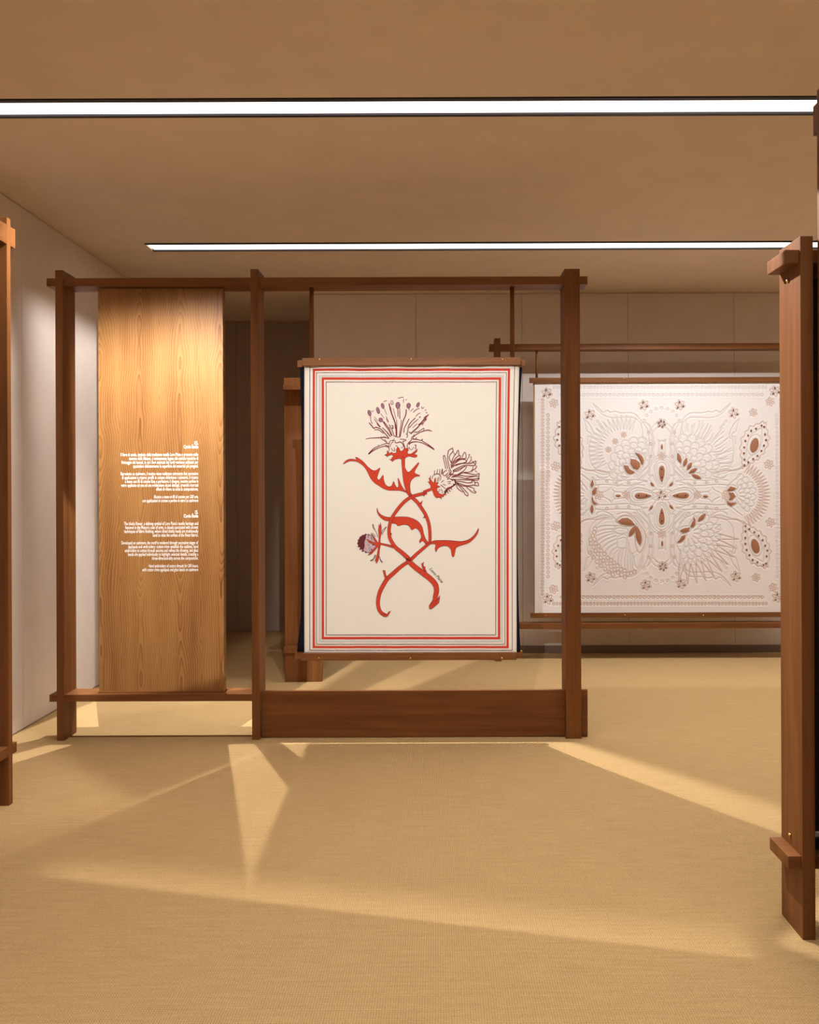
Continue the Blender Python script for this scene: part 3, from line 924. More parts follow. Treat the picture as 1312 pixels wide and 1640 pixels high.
# right flower
for pts, wd in (
    ([(450, 540), (420, 400), (395, 290), (410, 255), (430, 270), (460, 400), (490, 540)], 1.2), ([(530, 540), (490, 350), (490, 230), (510, 150), (580, 110), (600, 160), (540, 240), (520, 310), (560, 400)], 1.3),
    ([(580, 110), (600, 85)], .8), ([(560, 480), (570, 390), (620, 270), (660, 220), (710, 140), (725, 250)], 1.3), ([(600, 165), (625, 215), (640, 230)], 1.0), ([(580, 420), (640, 330), (690, 280), (740, 255), (755, 300), (640, 370), (560, 500)], 1.3),
    ([(790, 300), (820, 220), (850, 190), (875, 260), (860, 320), (770, 320), (680, 370), (590, 480)], 1.2), ([(640, 420), (740, 350), (850, 340), (870, 390), (760, 430), (650, 470)], 1.1),
    ([(880, 400), (900, 330), (935, 290), (935, 240), (960, 235)], 1.1), ([(975, 270), (980, 350), (930, 410)], 1.1), ([(560, 520), (660, 450), (800, 420), (960, 420), (1020, 400), (1080, 370), (1070, 440), (1040, 470), (900, 460), (780, 480), (600, 570)], 1.4),
    ([(1000, 370), (1060, 440)], 1.0), ([(1080, 470), (1095, 490), (1070, 530), (1020, 560), (1020, 490)], 1.2), ([(600, 580), (700, 580), (820, 500), (860, 480)], 1.1), ([(620, 590), (720, 540), (840, 490)], .9), ([(890, 480), (840, 560), (740, 630), (690, 660)], 1.2),
    ([(600, 570), (610, 620), (560, 650)], 1.2), ([(530, 660), (700, 660), (820, 610), (940, 605), (1010, 550)], 1.2), ([(820, 615), (960, 640), (1090, 660), (1135, 630), (1155, 655), (1130, 690)], 1.3), ([(1060, 570), (1105, 610)], .9), ([(990, 610), (1010, 560)], .9),
    ([(580, 700), (720, 670), (860, 690), (1000, 690), (1120, 690)], 1.3), ([(560, 715), (700, 700), (860, 740), (1000, 750), (1110, 740), (1150, 690)], 1.2), ([(860, 740), (960, 710), (1060, 690)], 1.0), ([(600, 760), (760, 760), (900, 770), (1020, 770), (1100, 780), (1155, 740), (1120, 740)], 1.2),
    ([(620, 790), (760, 800), (900, 830), (1000, 820), (990, 790), (1040, 790), (1060, 870), (1000, 880)], 1.3), ([(1060, 830), (1115, 820), (1135, 890), (1050, 880)], 1.2), ([(640, 810), (760, 850), (880, 890), (1010, 880)], 1.2), ([(650, 820), (780, 890), (940, 910), (1040, 950), (1040, 1000), (1085, 1020), (1060, 1045), (1000, 1020), (880, 920)], 1.2),
    ([(660, 850), (700, 950), (810, 1030)], 1.2), ([(680, 850), (780, 960), (840, 1040), (850, 1070), (910, 1105), (915, 1060), (890, 1030), (800, 930), (700, 850)], 1.2),
    ([(470, 560), (400, 610), (390, 660), (430, 680), (500, 620)], 1.2), ([(510, 560), (530, 640), (460, 700), (490, 720), (550, 680), (540, 640)], 1.1), ([(480, 770), (500, 740), (540, 745), (600, 790)], 1.1), ([(530, 540), (560, 600), (520, 660)], 1.3),
    ([(200, 680), (215, 570)], 1.0), ([(255, 650), (280, 545)], 1.0), ([(310, 650), (325, 545)], 1.0), ([(345, 660), (378, 530), (375, 640)], 1.1), ([(165, 750), (175, 670)], 1.0), ([(125, 740), (128, 680)], 1.0), ([(270, 830), (280, 720)], 1.0), ([(300, 790), (305, 700)], .9), ([(335, 780), (345, 690)], .9), ([(200, 660), (290, 640), (345, 700)], 1.1),
    ([(350, 820), (410, 770)], .9), ([(390, 860), (450, 880)], 1.0), ([(480, 810), (560, 805)], .9), ([(490, 850), (550, 840)], .9), ([(340, 870), (440, 950)], 1.0), ([(280, 1000), (310, 1030)], .9), ([(300, 960), (330, 1010)], .9), ([(340, 960), (380, 1000)], .9), ([(370, 1060), (380, 1010)], .9),
    ([(430, 1040), (480, 960), (560, 920), (650, 860)], [4.0, 3.4, 2.6, 2.0]), ([(440, 1050), (430, 1000)], 1.2), ([(500, 1050), (470, 980)], 1.4), ([(540, 1020), (510, 960)], 1.2), ([(580, 970), (540, 930)], 1.3), ([(560, 760), (640, 770), (650, 860)], 1.8), ([(600, 850), (640, 880)], 1.5),
): ln(pts, wd, zb, 0.0016)
T.build('flower_stitching', plain('crimson_thread', (0.20, 0.022, 0.035), 0.8, var=0.4, scale=400), cloth)['label'] = 'crimson line stitching of the flowers'
# signature, stitched along the lower right stem
G = Art(place_scarf)
p0 = np.array((595 + 985 / 10.496, 880 + 318 / 10.496)); p1 = np.array((595 + 1195 / 10.496, 880 + 552 / 10.496))
vs, fs_ = text_mesh('Loro Piana', False, True)
x0, x1 = vs[:, 0].min(), vs[:, 0].max()
dd = (p1 - p0); ln_ = np.linalg.norm(dd); dd = dd / ln_; nn = np.array((dd[1], -dd[0]))
n0 = 0
for v in vs:
    q = p0 + dd * (v[0] - x0) / (x1 - x0) * ln_ + nn * (v[1] * 7.0 - 2.0)
    G.v.append(place_scarf(q[0], q[1], 0.0014))
G.f = [tuple(f) for f in fs_]
G.build('signature', INK, cloth)['label'] = 'small black stitched signature'

# ------------------------------------------------------------------ rear frame and quilt
YR = 6.54
rf = thing('timber_display_frame', 'walnut frame at the back wall that holds the white quilt', 'display frame', (1.85, YR, 0))
zr0, zr1 = at(900, 559.6, YR).z, at(900, 550.3, YR).z
px_post(rf, 793.2, 802.6, 541.5, YR, 0.12)
px_post(rf, 1318, 1328, 539.5, YR, 0.12)
part('top_beam', (at(784.5, 555, YR).x, YR + 0.008, zr0), (3.2, YR + 0.11, zr1), WOOD['X'], rf, 0.0015)
part('lower_beam', (at(786, 1000, YR).x, YR + 0.008, at(900, 1007.6, YR).z), (3.2, YR + 0.11, at(900, 999.2, YR).z), WOOD['X'], rf, 0.0015)
YQ = 6.59
qb1, qb0 = at(900, 603.8, YQ).z, at(900, 612.8, YQ).z
for x in (860, 1261):
    p = at(x, 580, YQ)
    link('hanger_rod', cyl_mesh('hanger_rod', 0.010, qb1 - 0.002, zr0 + 0.004, 16), WOOD['Z'], rf, Vector((p.x, YQ + 0.012, 0)) - rf.location)

QX, QY = 1060.5, 793.0
qt = thing('white_quilt', 'white quilted hanging with brown leaf cut-outs on the rear frame', 'textile', (at(QX, QY, YQ).x, YQ, at(QX, 985, YQ).z))
bar(qt, 'top_bar', 848.6, 1272.4, 603.4, 613.0, YQ - 0.006, 0.03)
bar(qt, 'bottom_bar', 850.2, 1270.8, 980.6, 989.8, YQ - 0.006, 0.03)
for x in (872, 999, 1125, 1250): pin(qt, x, 606.5, YQ - 0.006).scale = (0.8, 0.8, 0.8)
for x in (874, 1000.5, 1126.5, 1252): pin(qt, x, 985.3, YQ - 0.006).scale = (0.8, 0.8, 0.8)

z1 = zone((845, 600, 6.2476)); z2 = zone((1050, 600, 6.2476)); z3 = zone((845, 790, 6.2476)); z4 = zone((1050, 790, 6.2476)); z5 = zone((975, 700, 7.7176))
LINES, WARM = [], []          # stitched lines: pale thread and warm thread (in photograph pixels)


def mirror(p, mx=False, my=False):
    return [((2 * QX - x) if mx else x, (2 * QY - y) if my else y) for x, y in p]


def st(pts, k=3, closed=False, warm=False, sym=''):
    p = smooth(pts, k, closed) if k > 1 else list(pts)
    if closed: p = p + [p[0]]
    dst = WARM if warm else LINES
    dst.append(p)
    if 'x' in sym: dst.append(mirror(p, True))
    if 'y' in sym: dst.append(mirror(p, False, True))
    if 'x' in sym and 'y' in sym: dst.append(mirror(p, True, True))


def ell(cx, cy, a, b, rot=0.0, n=16):
    out = []
    for t in np.linspace(0, 2 * math.pi, n + 1)[:-1]:
        x, y = a * math.cos(t), b * math.sin(t)
        out.append((cx + x * math.cos(rot) - y * math.sin(rot), cy + x * math.sin(rot) + y * math.cos(rot)))
    return out


def leaf(p, q, wd, n=8):
    p, q = np.array(p, float), np.array(q, float)
    d = q - p
    nn = np.array((-d[1], d[0])) / np.linalg.norm(d)
    L, R = [], []
    for k in range(n + 1):
        t = k / n
        h = wd / 2 * math.sin(math.pi * t) ** 0.8
        L.append(tuple(p + d * t + nn * h)); R.append(tuple(p + d * t - nn * h))
    return L + R[::-1][1:-1]


CORES, PATCH, DOTS = [], [], []


def flower(c, r, cores=0, n=6, rot=0.3, warm=True):
    for k in range(n):
        a = rot + 2 * math.pi * k / n
        m = (c[0] + 0.62 * r * math.cos(a), c[1] + 0.62 * r * math.sin(a))
        st(ell(m[0], m[1], 0.40 * r, 0.24 * r, a, 10), 1, True, warm)
        if cores and k % (n // cores) == 0:
            CORES.append(ell(m[0], m[1], 0.20 * r, 0.12 * r, a, 8))


def one(z, x, y): return z([(x, y)])[0]


for z, x, y, r, c in ((z1, 195, 185, 8.5, 3), (z1, 628, 400, 8.3, 3), (z1, 1168, 305, 8.3, 3), (z2, 250, 305, 8.3, 3), (z2, 65, 490, 7.6, 6), (z2, 790, 385, 8.3, 3), (z2, 1205, 165, 8.5, 3),
                      (z3, 205, 1065, 8.5, 3), (z3, 635, 848, 8.3, 3), (z3, 1188, 925, 8.3, 3), (z4, 78, 738, 7.6, 6), (z4, 262, 910, 8.3, 3), (z4, 812, 840, 8.3, 3), (z4, 1228, 1045, 8.5, 3), (z5, 660, 718, 8.5, 3),
                      (z1, 263, 288, 7, 0), (z1, 283, 922, 7.4, 0), (z1, 965, 603, 4.4, 0), (z1, 880, 672, 4.4, 0), (z1, 812, 755, 4.4, 0), (z2, 1158, 272, 6.8, 0), (z2, 988, 382, 6.4, 0), (z2, 1142, 903, 7.4, 0),
                      (z3, 262, 968, 7, 0), (z3, 283, 333, 7.4, 0), (z4, 1158, 298, 7.2, 0), (z4, 1015, 850, 6.6, 0), (z4, 1187, 950, 6.8, 0), (z5, 662, 235, 6.2, 0), (z5, 222, 720, 6.4, 0), (z5, 1103, 718, 6.4, 0), (z5, 662, 1205, 6.6, 0),
                      (z2, 710, 1210, 7.2, 0), (z1, 715, 1210, 7.2, 0)):
    flower(one(z, x, y), r, c)
# beaded border rows
for k in range(64):
    x = 887 + 5.42 * k
    if x < 1236:
        st(ell(x, 620.8, 1.5, 2.2, 0, 8), 1, True); st(ell(x, 968, 1.5, 2.2, 0, 8), 1, True, True)
    y = 640 + 5.3 * k
    if y < 955:
        st(ell(869, y, 2.0, 1.6, 0, 8), 1, True, True); st(ell(1252, y, 2.0, 1.6, 0, 8), 1, True)
for k in range(47):
    x = 900 + 7.0 * k
    if x < 1223:
        st(ell(x, 632.6, 2.4, 2.0, 0, 8), 1, True); st(ell(x, 957.2, 2.4, 2.0, 0, 8), 1, True, True)
    y = 665 + 7.0 * k
    if y < 926:
        st(ell(877.8, y, 2.0, 2.3, 0, 8), 1, True, True); st(ell(1246, y, 1.6, 2.3, 0, 8), 1, True)
# centre petals
for cx, cy, rot in ((662, 455, 0), (662, 980, math.pi), (430, 725, -math.pi / 2), (897, 722, math.pi / 2)):
    tear = []
    for t in np.linspace(0, 2 * math.pi, 25)[:-1]:
        rr_ = 1.0
        yy = -math.cos(t) * 102                    # rounded end outwards, point towards the centre
        xx = math.sin(t) * 34 * (1 - 0.45 * (yy / 102)) * (0.96)
        tear.append((xx, yy))
    def tf(p, s=1.0): return [(cx + (x * s) * math.cos(rot) - (y * (s if s == 1 else 1 + (s - 1) * 0.42)) * math.sin(rot), cy + (x * s) * math.sin(rot) + (y * (s if s == 1 else 1 + (s - 1) * 0.42)) * math.cos(rot)) for x, y in p]
    PATCH.append(z5(tf(tear)))
    wav = [(x * (1 + 0.05 * math.cos(12 * i)), y) for i, (x, y) in enumerate(tear)]
    st(z5(tf(wav, 1.85)), 2, True); st(z5(tf(tear, 2.6)), 2, True)
    for dy in (-58, 42):
        q = [(dx_, dy + ey) for dx_, ey in ell(0, 0, 9, 9, 0, 8)]
        CORES.append(z5(tf(q)))
    DOTS.append(z5(tf(ell(0, -8, 14, 14, 0, 8))))
for a, b in (((520, 556), (566, 612)), ((805, 554), (756, 610)), ((554, 843), (511, 898)), ((756, 836), (804, 890))):
    PATCH.append(z5(leaf(a, b, 30)))
for c in ((122, 725, 33, 15), (1203, 732, 32, 15), (663, 118, 13, 32), (667, 1317, 13, 34)): PATCH.append(z5(ell(*c)))
# small tulips round them
for mx in (False, True):
    for my in (False, True):
        for pts in ([(590, 640), (500, 520), (520, 505), (510, 470), (535, 490), (550, 470), (560, 500), (620, 620)],):
            p = z5(pts)
            LINES.append(mirror(p, mx, my))
for pts in ([(620, 30), (635, 60), (660, 45), (690, 60), (710, 30), (700, 110), (705, 210)], [(620, 30), (632, 110), (625, 210)]):
    st(z5(pts), 1, sym='y')
for pts in ([(45, 650), (75, 680), (60, 720), (75, 770), (45, 800)], [(75, 680), (150, 685), (200, 700)], [(75, 770), (150, 765), (200, 745)]):
    st(z5(pts), 1, sym='x')
# lattice: diamond cords between the petals, ribbons with eyelets
for pts in ([(662, 235), (580, 290), (520, 370), (500, 480)], [(662, 205), (560, 270), (505, 350), (350, 520)], [(520, 395), (375, 530)], [(222, 720), (300, 620), (420, 560), (480, 560)], [(195, 700), (290, 605), (340, 575)],
            [(-160, 540), (-60, 530), (100, 540), (250, 540), (350, 530), (480, 550)], [(-180, 600), (-40, 590), (100, 600), (250, 605), (350, 590), (440, 600)],
            [(500, 480), (505, 350), (500, 200), (505, 60), (490, -70), (440, -170)], [(560, 250), (550, 150), (560, 60), (545, -60), (500, -160)],
            [(500, -60), (560, -140), (610, -175), (662, -190)], [(530, -30), (600, -110), (662, -140)], [(40, 620), (0, 660), (-60, 690)],
            [(420, 520), (500, 430)], [(620, 650), (560, 660), (540, 690), (560, 740)]):
    st(z5(pts), 4, sym='xy')
for x, y in ((103, 565), (250, 570), (-20, 548), (527, 83), (527, 242), (500, -55)):
    st(z5(ell(x, y, 14, 16)), 1, True, True, 'xy')
for k in range(5):
    st(z5(ell(320 + 26 * k, 490 - 30 * k, 11, 11, 0, 8)), 1, True, False, 'xy')
for k in range(9):
    a = math.pi * (0.10 + 0.80 * k / 8)
    st(ell(QX + 30 * math.cos(a), 683 - 29 * math.sin(a), 2.0, 2.0, 0, 8), 1, True, sym='y')
# framing acanthus leaves in the four corners
for pts in ([(655, 290), (690, 340), (760, 405), (850, 432), (960, 430), (1050, 430), (1120, 470), (1150, 540), (1155, 640)],
            [(655, 290), (725, 350), (760, 380), (800, 360), (830, 378), (880, 370), (940, 385), (1060, 388), (1130, 450), (1145, 490)],
            [(1150, 480), (1200, 490), (1235, 560), (1255, 680), (1240, 800), (1225, 900), (1215, 1010)],
            [(565, 440), (620, 500), (655, 570), (660, 640), (610, 620), (600, 700)],
            [(565, 440), (585, 520), (600, 570), (640, 600), (625, 680)],
            [(620, 690), (620, 800), (640, 890), (690, 950), (760, 980), (850, 975)], [(540, 940), (640, 962), (760, 1000), (850, 985), (890, 950)],
            [(1165, 640), (1210, 740), (1180, 830), (1215, 900), (1085, 1030)], [(900, 1010), (980, 1030), (1050, 1000), (1120, 960), (1180, 870)]):
    st(z1(pts), 4, sym='xy')
for k in range(3):
    st(z1(ell(700 + 22 * k, 470 + 30 * k, 11, 11, 0, 8)), 1, True, sym='xy')
# upper-left bloom: needle fan and scales
C1 = one(z1, 960, 760)
def fan(c, r0, r1, a0, a1, n, warm, jag=0.0):
    pts = []
    for k in range(2 * n + 1):
        a = math.radians(a0 + (a1 - a0) * k / (2 * n))
        r = r1 if k % 2 else r0
        pts.append((c[0] + r * math.cos(a), c[1] - r * math.sin(a)))
    st(pts, 1, False, warm)
fan(C1, 34, 56, 65, 218, 19, False)
def scales(c, r, a0, a1, n, size, z=None):
    for k in range(n):
        a = math.radians(a0 + (a1 - a0) * (k + 0.5) / n)
        b = math.radians((a1 - a0) / n * 0.55)
        p = [(c[0] + r * math.cos(a - b), c[1] - r * math.sin(a - b)), (c[0] + (r + size * 0.75) * math.cos(a - b * 0.7), c[1] - (r + size * 0.75) * math.sin(a - b * 0.7)), (c[0] + (r + size) * math.cos(a), c[1] - (r + size) * math.sin(a)),
             (c[0] + (r + size * 0.75) * math.cos(a + b * 0.7), c[1] - (r + size * 0.75) * math.sin(a + b * 0.7)), (c[0] + r * math.cos(a + b), c[1] - r * math.sin(a + b))]
        st(p, 2)
B1 = one(z5, 370, 370)
for i, r in enumerate((14, 22, 30, 38)): scales(B1, r, 48 + 4 * (i % 2), 222 + 4 * (i % 2), 6 + i, 10)
# upper-right bloom: diamond scales and hair
B2_ = one(z5, 960, 380)
for i, r in enumerate((13, 22, 32, 42)): scales(B2_, r, -28 + 5 * (i % 2), 118 + 5 * (i % 2), 5 + i, 12)
hr = random.Random(5)
for k in range(26):
    a = math.radians(-4 + 98 * k / 25)
    c = B2_
    r0, r1 = 52 + hr.uniform(-4, 6), 68 + hr.uniform(0, 18) * (1 - abs(k - 12.5) / 22)
    bend = hr.uniform(-0.05, 0.05)
    st([(c[0] + r * math.cos(a + bend * w_), c[1] - r * math.sin(a + bend * w_)) for r, w_ in ((r0, 0), ((r0 + r1) / 2, 1), (r1, 0.2))], 3)
# lower-left bloom: ribs and round beads
for a, b in (((880, 330), (690, 350)), ((885, 360), (680, 400)), ((880, 385), (675, 440)), ((880, 400), (680, 500)), ((890, 430), (700, 530)), ((900, 460), (735, 570)), ((905, 500), (770, 600)), ((905, 540), (815, 640)), ((915, 570), (860, 670)), ((935, 570), (905, 720)), ((960, 570), (940, 760)), ((990, 570), (975, 770)), ((1010, 570), (1010, 800)), ((1030, 580), (1045, 790)), ((1055, 600), (1060, 780))):
    m = ((a[0] + b[0]) / 2 - 8, (a[1] + b[1]) / 2 - 10)
    st(z3([a, m, b]), 4)
for x, y in ((680, 360), (672, 395), (655, 430), (632, 470), (672, 465), (638, 507), (685, 505), (665, 545), (715, 535), (630, 598), (685, 583), (738, 578), (662, 645), (706, 612), (772, 612), (700, 690), (735, 652), (805, 652), (762, 680), (838, 675), (738, 730), (800, 708), (870, 702), (838, 740), (780, 765), (905, 730), (820, 793), (875, 770), (940, 765), (910, 798), (975, 780), (942, 820), (855, 820), (1008, 812), (1042, 803), (1075, 792), (978, 843)):
    st(z3(ell(x, y, 17, 20)), 1, True, True)
for pts in ([(850, 370), (900, 330), (990, 345), (1000, 400), (910, 410), (850, 370)], [(870, 370), (920, 350), (985, 360)], [(905, 440), (985, 420), (1010, 500), (1000, 550), (905, 545), (905, 440)], [(925, 460), (985, 450), (990, 530)], [(1015, 500), (1030, 610), (1090, 590), (1110, 540)],
            [(880, 285), (960, 225), (1060, 240), (1130, 320), (1180, 400), (1180, 500), (1130, 600), (1090, 540), (1080, 440)], [(880, 285), (960, 330), (1050, 335)], [(700, 330), (760, 270), (850, 262)], [(1060, 620), (1075, 720), (1110, 750), (1150, 640)]):
    st(z3(pts), 3, False, pts[0] == (880, 285))
# lower-right bloom: pointed petals and ray fan
B4 = one(z4, 330, 400)
for i, r in enumerate((10, 20, 30, 40)): scales(B4, r, -112 + 5 * (i % 2), 48 + 5 * (i % 2), 6 + i, 13)
fan(B4, 50, 82, -106, -2, 10, True)
fan(B4, 44, 54, -108, 18, 14, False)
# side blooms
for mx in (False, True):
    c = one(z2, 800, 1205)
    if mx: c = (2 * QX - c[0], c[1])
    s = 1 if not mx else -1
    n = 22
    pts = []
    for k in range(2 * n + 1):
        a = math.radians(66 - 132 * k / (2 * n)); r = 56 if k % 2 else 39
        pts.append((c[0] + s * r * math.cos(a), c[1] - r * math.sin(a)))
    st(pts, 1, False, True)
    for i, r in enumerate((8, 16, 24)):
        if mx: scales(c, r, 110 + 6 * i, 250 + 6 * i, 5 + i, 11)
        else: scales(c, r, -70 + 6 * i, 70 + 6 * i, 5 + i, 11)
st(z2([(720, 1160), (760, 1090), (870, 1000)]), 4, sym='xy'); st(z2([(590, 985), (700, 960), (820, 960), (890, 910)]), 4, False, True, 'xy'); st(z2([(560, 1000), (640, 1040), (700, 1030), (720, 1010)]), 4, sym='xy')
# paisleys: scalloped rim, eyelet ring, leather eye
DU = [(1067, 508), (1092, 522), (1011, 540), (962, 560), (932, 608), (905, 662), (893, 727), (891, 786), (895, 850), (933, 875), (896, 905), (983, 843), (1025, 812), (1065, 762), (1091, 708), (1112, 652), (1101, 596)]
DL = [(906, 330), (906, 380), (945, 357), (995, 390), (1038, 425), (1077, 470), (1103, 525), (1125, 574), (1117, 632), (1111, 705), (1086, 720), (1026, 690), (977, 668), (945, 620), (918, 567), (905, 505), (904, 447)]
for z, dots, eye, rot, order in ((z2, DU, (995, 705), 0.28, None), (z4, DL, (1005, 530), -0.28, None)):
    cen = np.mean(np.array(dots), 0)
    srt = sorted(dots, key=lambda d: math.atan2(d[1] - cen[1], d[0] - cen[0]))
    rim = []
    for i, d in enumerate(srt):
        e = srt[(i + 1) % len(srt)]
        v0 = np.array(d) - cen; v1 = (np.array(d) + np.array(e)) / 2 - cen
        rim.append(tuple(cen + v0 * (1 + 46 / np.linalg.norm(v0)))); rim.append(tuple(cen + v1 * (1 + 28 / np.linalg.norm(v1))))
    inner = [tuple(cen + (np.array(d) - cen) * (1 - 36 / np.linalg.norm(np.array(d) - cen))) for d in srt]
    for mx in (False, True):
        for d in dots: DOTS.append(mirror(z(ell(d[0], d[1], 10.5, 11, 0, 8)), mx))
        WARM.append(mirror(smooth(z(rim), 3, True), mx)); LINES.append(mirror(smooth(z(inner), 3, True), mx))
        PATCH.append(mirror(z(ell(eye[0], eye[1], 40, 74, rot, 20)), mx))
        st(mirror(z(ell(eye[0], eye[1], 66, 108, rot, 20)), mx), 1, True)
# leather leaves of the blooms
for z, pts in ((z5, [(328, 190), (380, 200), (425, 240), (442, 290), (430, 335), (412, 335), (400, 290), (370, 240)]), (z5, [(272, 268), (340, 275), (395, 320), (395, 365), (360, 402), (310, 385), (275, 335)]), (z5, [(190, 348), (245, 350), (265, 395), (330, 430), (285, 452), (240, 447), (212, 410)]),
               (z5, leaf((858, 190), (897, 322), 48)), (z5, leaf((972, 253), (930, 364), 46)), (z5, leaf((1034, 308), (974, 400), 46)), (z5, leaf((1102, 383), (994, 442), 46)), (z5, leaf((1030, 460), (1150, 510), 46)),
               (z5, [(116, 1040), (170, 1003), (240, 998), (290, 1030), (332, 1088), (250, 1088), (170, 1072)]), (z5, leaf((345, 1092), (255, 1227), 62)), (z5, leaf((353, 1100), (398, 1338), 72)),
               (z5, leaf((1207, 943), (1108, 1042), 50)), (z5, [(1055, 980), (1080, 1020), (1075, 1080), (1048, 1112), (1015, 1108), (1030, 1060), (1055, 1030)]), (z5, [(885, 1155), (940, 1125), (1010, 1118), (1000, 1160), (930, 1185)]), (z5, [(958, 1205), (945, 1255), (900, 1300), (850, 1300), (885, 1265), (905, 1225)]),
               (z1, [(655, 1045), (668, 1095), (650, 1132), (632, 1105), (645, 1060)]), (z1, [(700, 1128), (685, 1190), (655, 1200), (645, 1170), (670, 1135)]), (z3, [(655, 30), (658, 70), (705, 108), (670, 110), (648, 78), (646, 45)]), (z3, leaf((648, 110), (650, 202), 32)),
               (z2, [(720, 1160), (755, 1115), (820, 1138), (780, 1158)]), (z4, [(735, -8), (785, -8), (808, 30), (765, 68), (735, 62), (758, 30)]), (z4, [(712, 70), (740, 88), (820, 95), (765, 128), (730, 110)])):
    PATCH.append(z(pts))
    c = np.mean(np.array(z(pts)), 0)
    st([tuple(c + (np.array(p) - c) * (1 + 2.4 / max(1e-3, np.linalg.norm(np.array(p) - c)))) for p in z(pts)], 2, True)

# height field of the padded cloth
X0, X1, YT, YBm = 857.0, 1264.0, 610.0, 983.0
STEP = 0.72
nx, ny = int((X1 - X0) / STEP) + 1, int((YBm - YT) / STEP) + 1
gx, gy = np.linspace(X0, X1, nx), np.linspace(YT, YBm, ny)
DM = np.full((ny, nx), 99.0); DW = np.full((ny, nx), 99.0)


def carve(D, poly, R=4.0):
    P = np.array(poly, float)
    for a, b in zip(P[:-1], P[1:]):
        lo = np.minimum(a, b) - R; hi = np.maximum(a, b) + R
        i0, i1 = np.searchsorted(gx, lo[0]), np.searchsorted(gx, hi[0])
        j0, j1 = np.searchsorted(gy, lo[1]), np.searchsorted(gy, hi[1])
        if i1 <= i0 or j1 <= j0: continue
        xx, yy = np.meshgrid(gx[i0:i1], gy[j0:j1])
        d = b - a
        l2 = max(1e-9, d @ d)
        t = np.clip(((xx - a[0]) * d[0] + (yy - a[1]) * d[1]) / l2, 0, 1)
        dist = np.hypot(xx - a[0] - t * d[0], yy - a[1] - t * d[1])
        D[j0:j1, i0:i1] = np.minimum(D[j0:j1, i0:i1], dist)


for p in LINES: carve(DM, p)
for p in WARM: carve(DW, p)
DA = np.minimum(DM, DW)
HQ = 0.0022 * (1 - np.exp(-(DA / 1.15) ** 2)) + 0.0009 * np.exp(-((DA - 2.2) / 1.2) ** 2)
XX, YY = np.meshgrid(gx, gy)
s_ = QY * 0
U = (XX - VPX) - (YY - VPY) * ROLL
Vv = (XX - VPX) * ROLL + (YY - VPY)
co = np.empty((ny * nx, 3), np.float32)
co[:, 0] = (U * YQ / F).ravel() - qt.location.x
co[:, 1] = (0.016 - HQ).ravel()
co[:, 2] = (EYE - Vv * YQ / F).ravel() - qt.location.z
me = bpy.data.meshes.new('cloth')
idx = np.arange(ny * nx).reshape(ny, nx)
quads = np.stack([idx[:-1, :-1], idx[1:, :-1], idx[1:, 1:], idx[:-1, 1:]], -1).reshape(-1, 4)
me.vertices.add(ny * nx); me.vertices.foreach_set('co', co.ravel())
me.loops.add(quads.size); me.loops.foreach_set('vertex_index', quads.ravel().astype(np.int32))
me.polygons.add(len(quads)); me.polygons.foreach_set('loop_start', (np.arange(len(quads)) * 4).astype(np.int32))
me.polygons.foreach_set('loop_total', np.full(len(quads), 4, np.int32))
me.polygons.foreach_set('use_smooth', np.ones(len(quads), bool))
me.update(calc_edges=True)
att = me.color_attributes.new('thread', 'FLOAT_COLOR', 'POINT')
base = np.array((0.80, 0.765, 0.75)); grey = np.array((0.52, 0.49, 0.49)); rust = np.array((0.46, 0.27, 0.19))
kg = 0.6 * np.exp(-(DM / 0.75) ** 2)[..., None]; kw = 0.75 * np.exp(-(DW / 0.7) ** 2)[..., None]
cc = base * (1 - kg) + grey * kg
cc = cc * (1 - kw) + rust * kw
att.data.foreach_set('color', np.concatenate([cc, np.ones(cc.shape[:2] + (1,))], -1).astype(np.float32).ravel())
QM, nt, b = new_mat('white_quilted_cotton')
ca = node(nt, 'ShaderNodeVertexColor'); ca.layer_name = 'thread'
nt.links.new(ca.outputs[0], b.inputs['Base Color'])
b.inputs['Roughness'].default_value = 0.85; b.inputs['Specular IOR Level'].default_value = 0.15
qc = link('cloth', me, QM, qt)
qbk = at(854.5, 612, YQ)
part('backing', (qbk.x, YQ + 0.017, at(900, 981, YQ).z), (2 * at(QX, QY, YQ).x - qbk.x, YQ + 0.022, at(900, 612, YQ).z), GILT, qt, 0.001)


def place_quilt(x, y, lift):
    p = at(x, y, YQ)
    return (p.x, YQ + 0.0105 - lift, p.z)


def dome(name, pts, mat, h=0.0035, parent=None):
    c = tuple(np.mean(np.array(pts), 0))
    mid = [((x - c[0]) * 0.6 + c[0], (y - c[1]) * 0.6 + c[1]) for x, y in pts]
    V_ = [place_quilt(x, y, 0.0) for x, y in pts] + [place_quilt(x, y, h * 0.75) for x, y in mid] + [place_quilt(c[0], c[1], h)]
    n = len(pts)
    F_ = []
    ar = sum(pts[i][0] * pts[(i + 1) % n][1] - pts[(i + 1) % n][0] * pts[i][1] for i in range(n))
    for i in range(n):
        j = (i + 1) % n
        q = [(i, j, n + j, n + i), (n + i, n + j, 2 * n)]
        F_ += q if ar < 0 else [tuple(reversed(t)) for t in q]
    m_ = bpy.data.meshes.new(name)
    pl = qt.location
    m_.from_pydata([tuple(Vector(v) - pl) for v in V_], [], F_)
    for p in m_.polygons: p.use_smooth = True
    return link(name, m_, mat, qc)


for p in PATCH:
    dome('leather_patch', p, TAN)['label'] = 'brown leather cut-out'
DARKHOLE = plain('dark_eyelet', (0.03, 0.012, 0.010), 0.8)
RIM = plain('brown_eyelet', (0.24, 0.085, 0.045), 0.6)
for nm, lst, mt, lf in (('eyelets', CORES, DARKHOLE, 0.0042), ('brown_eyelets', DOTS, RIM, 0.0010)):
    A = Art(place_quilt)
    for p in lst: A.fill(p, lf)
    o = A.build(nm, mt, qc); o['kind'] = 'stuff'

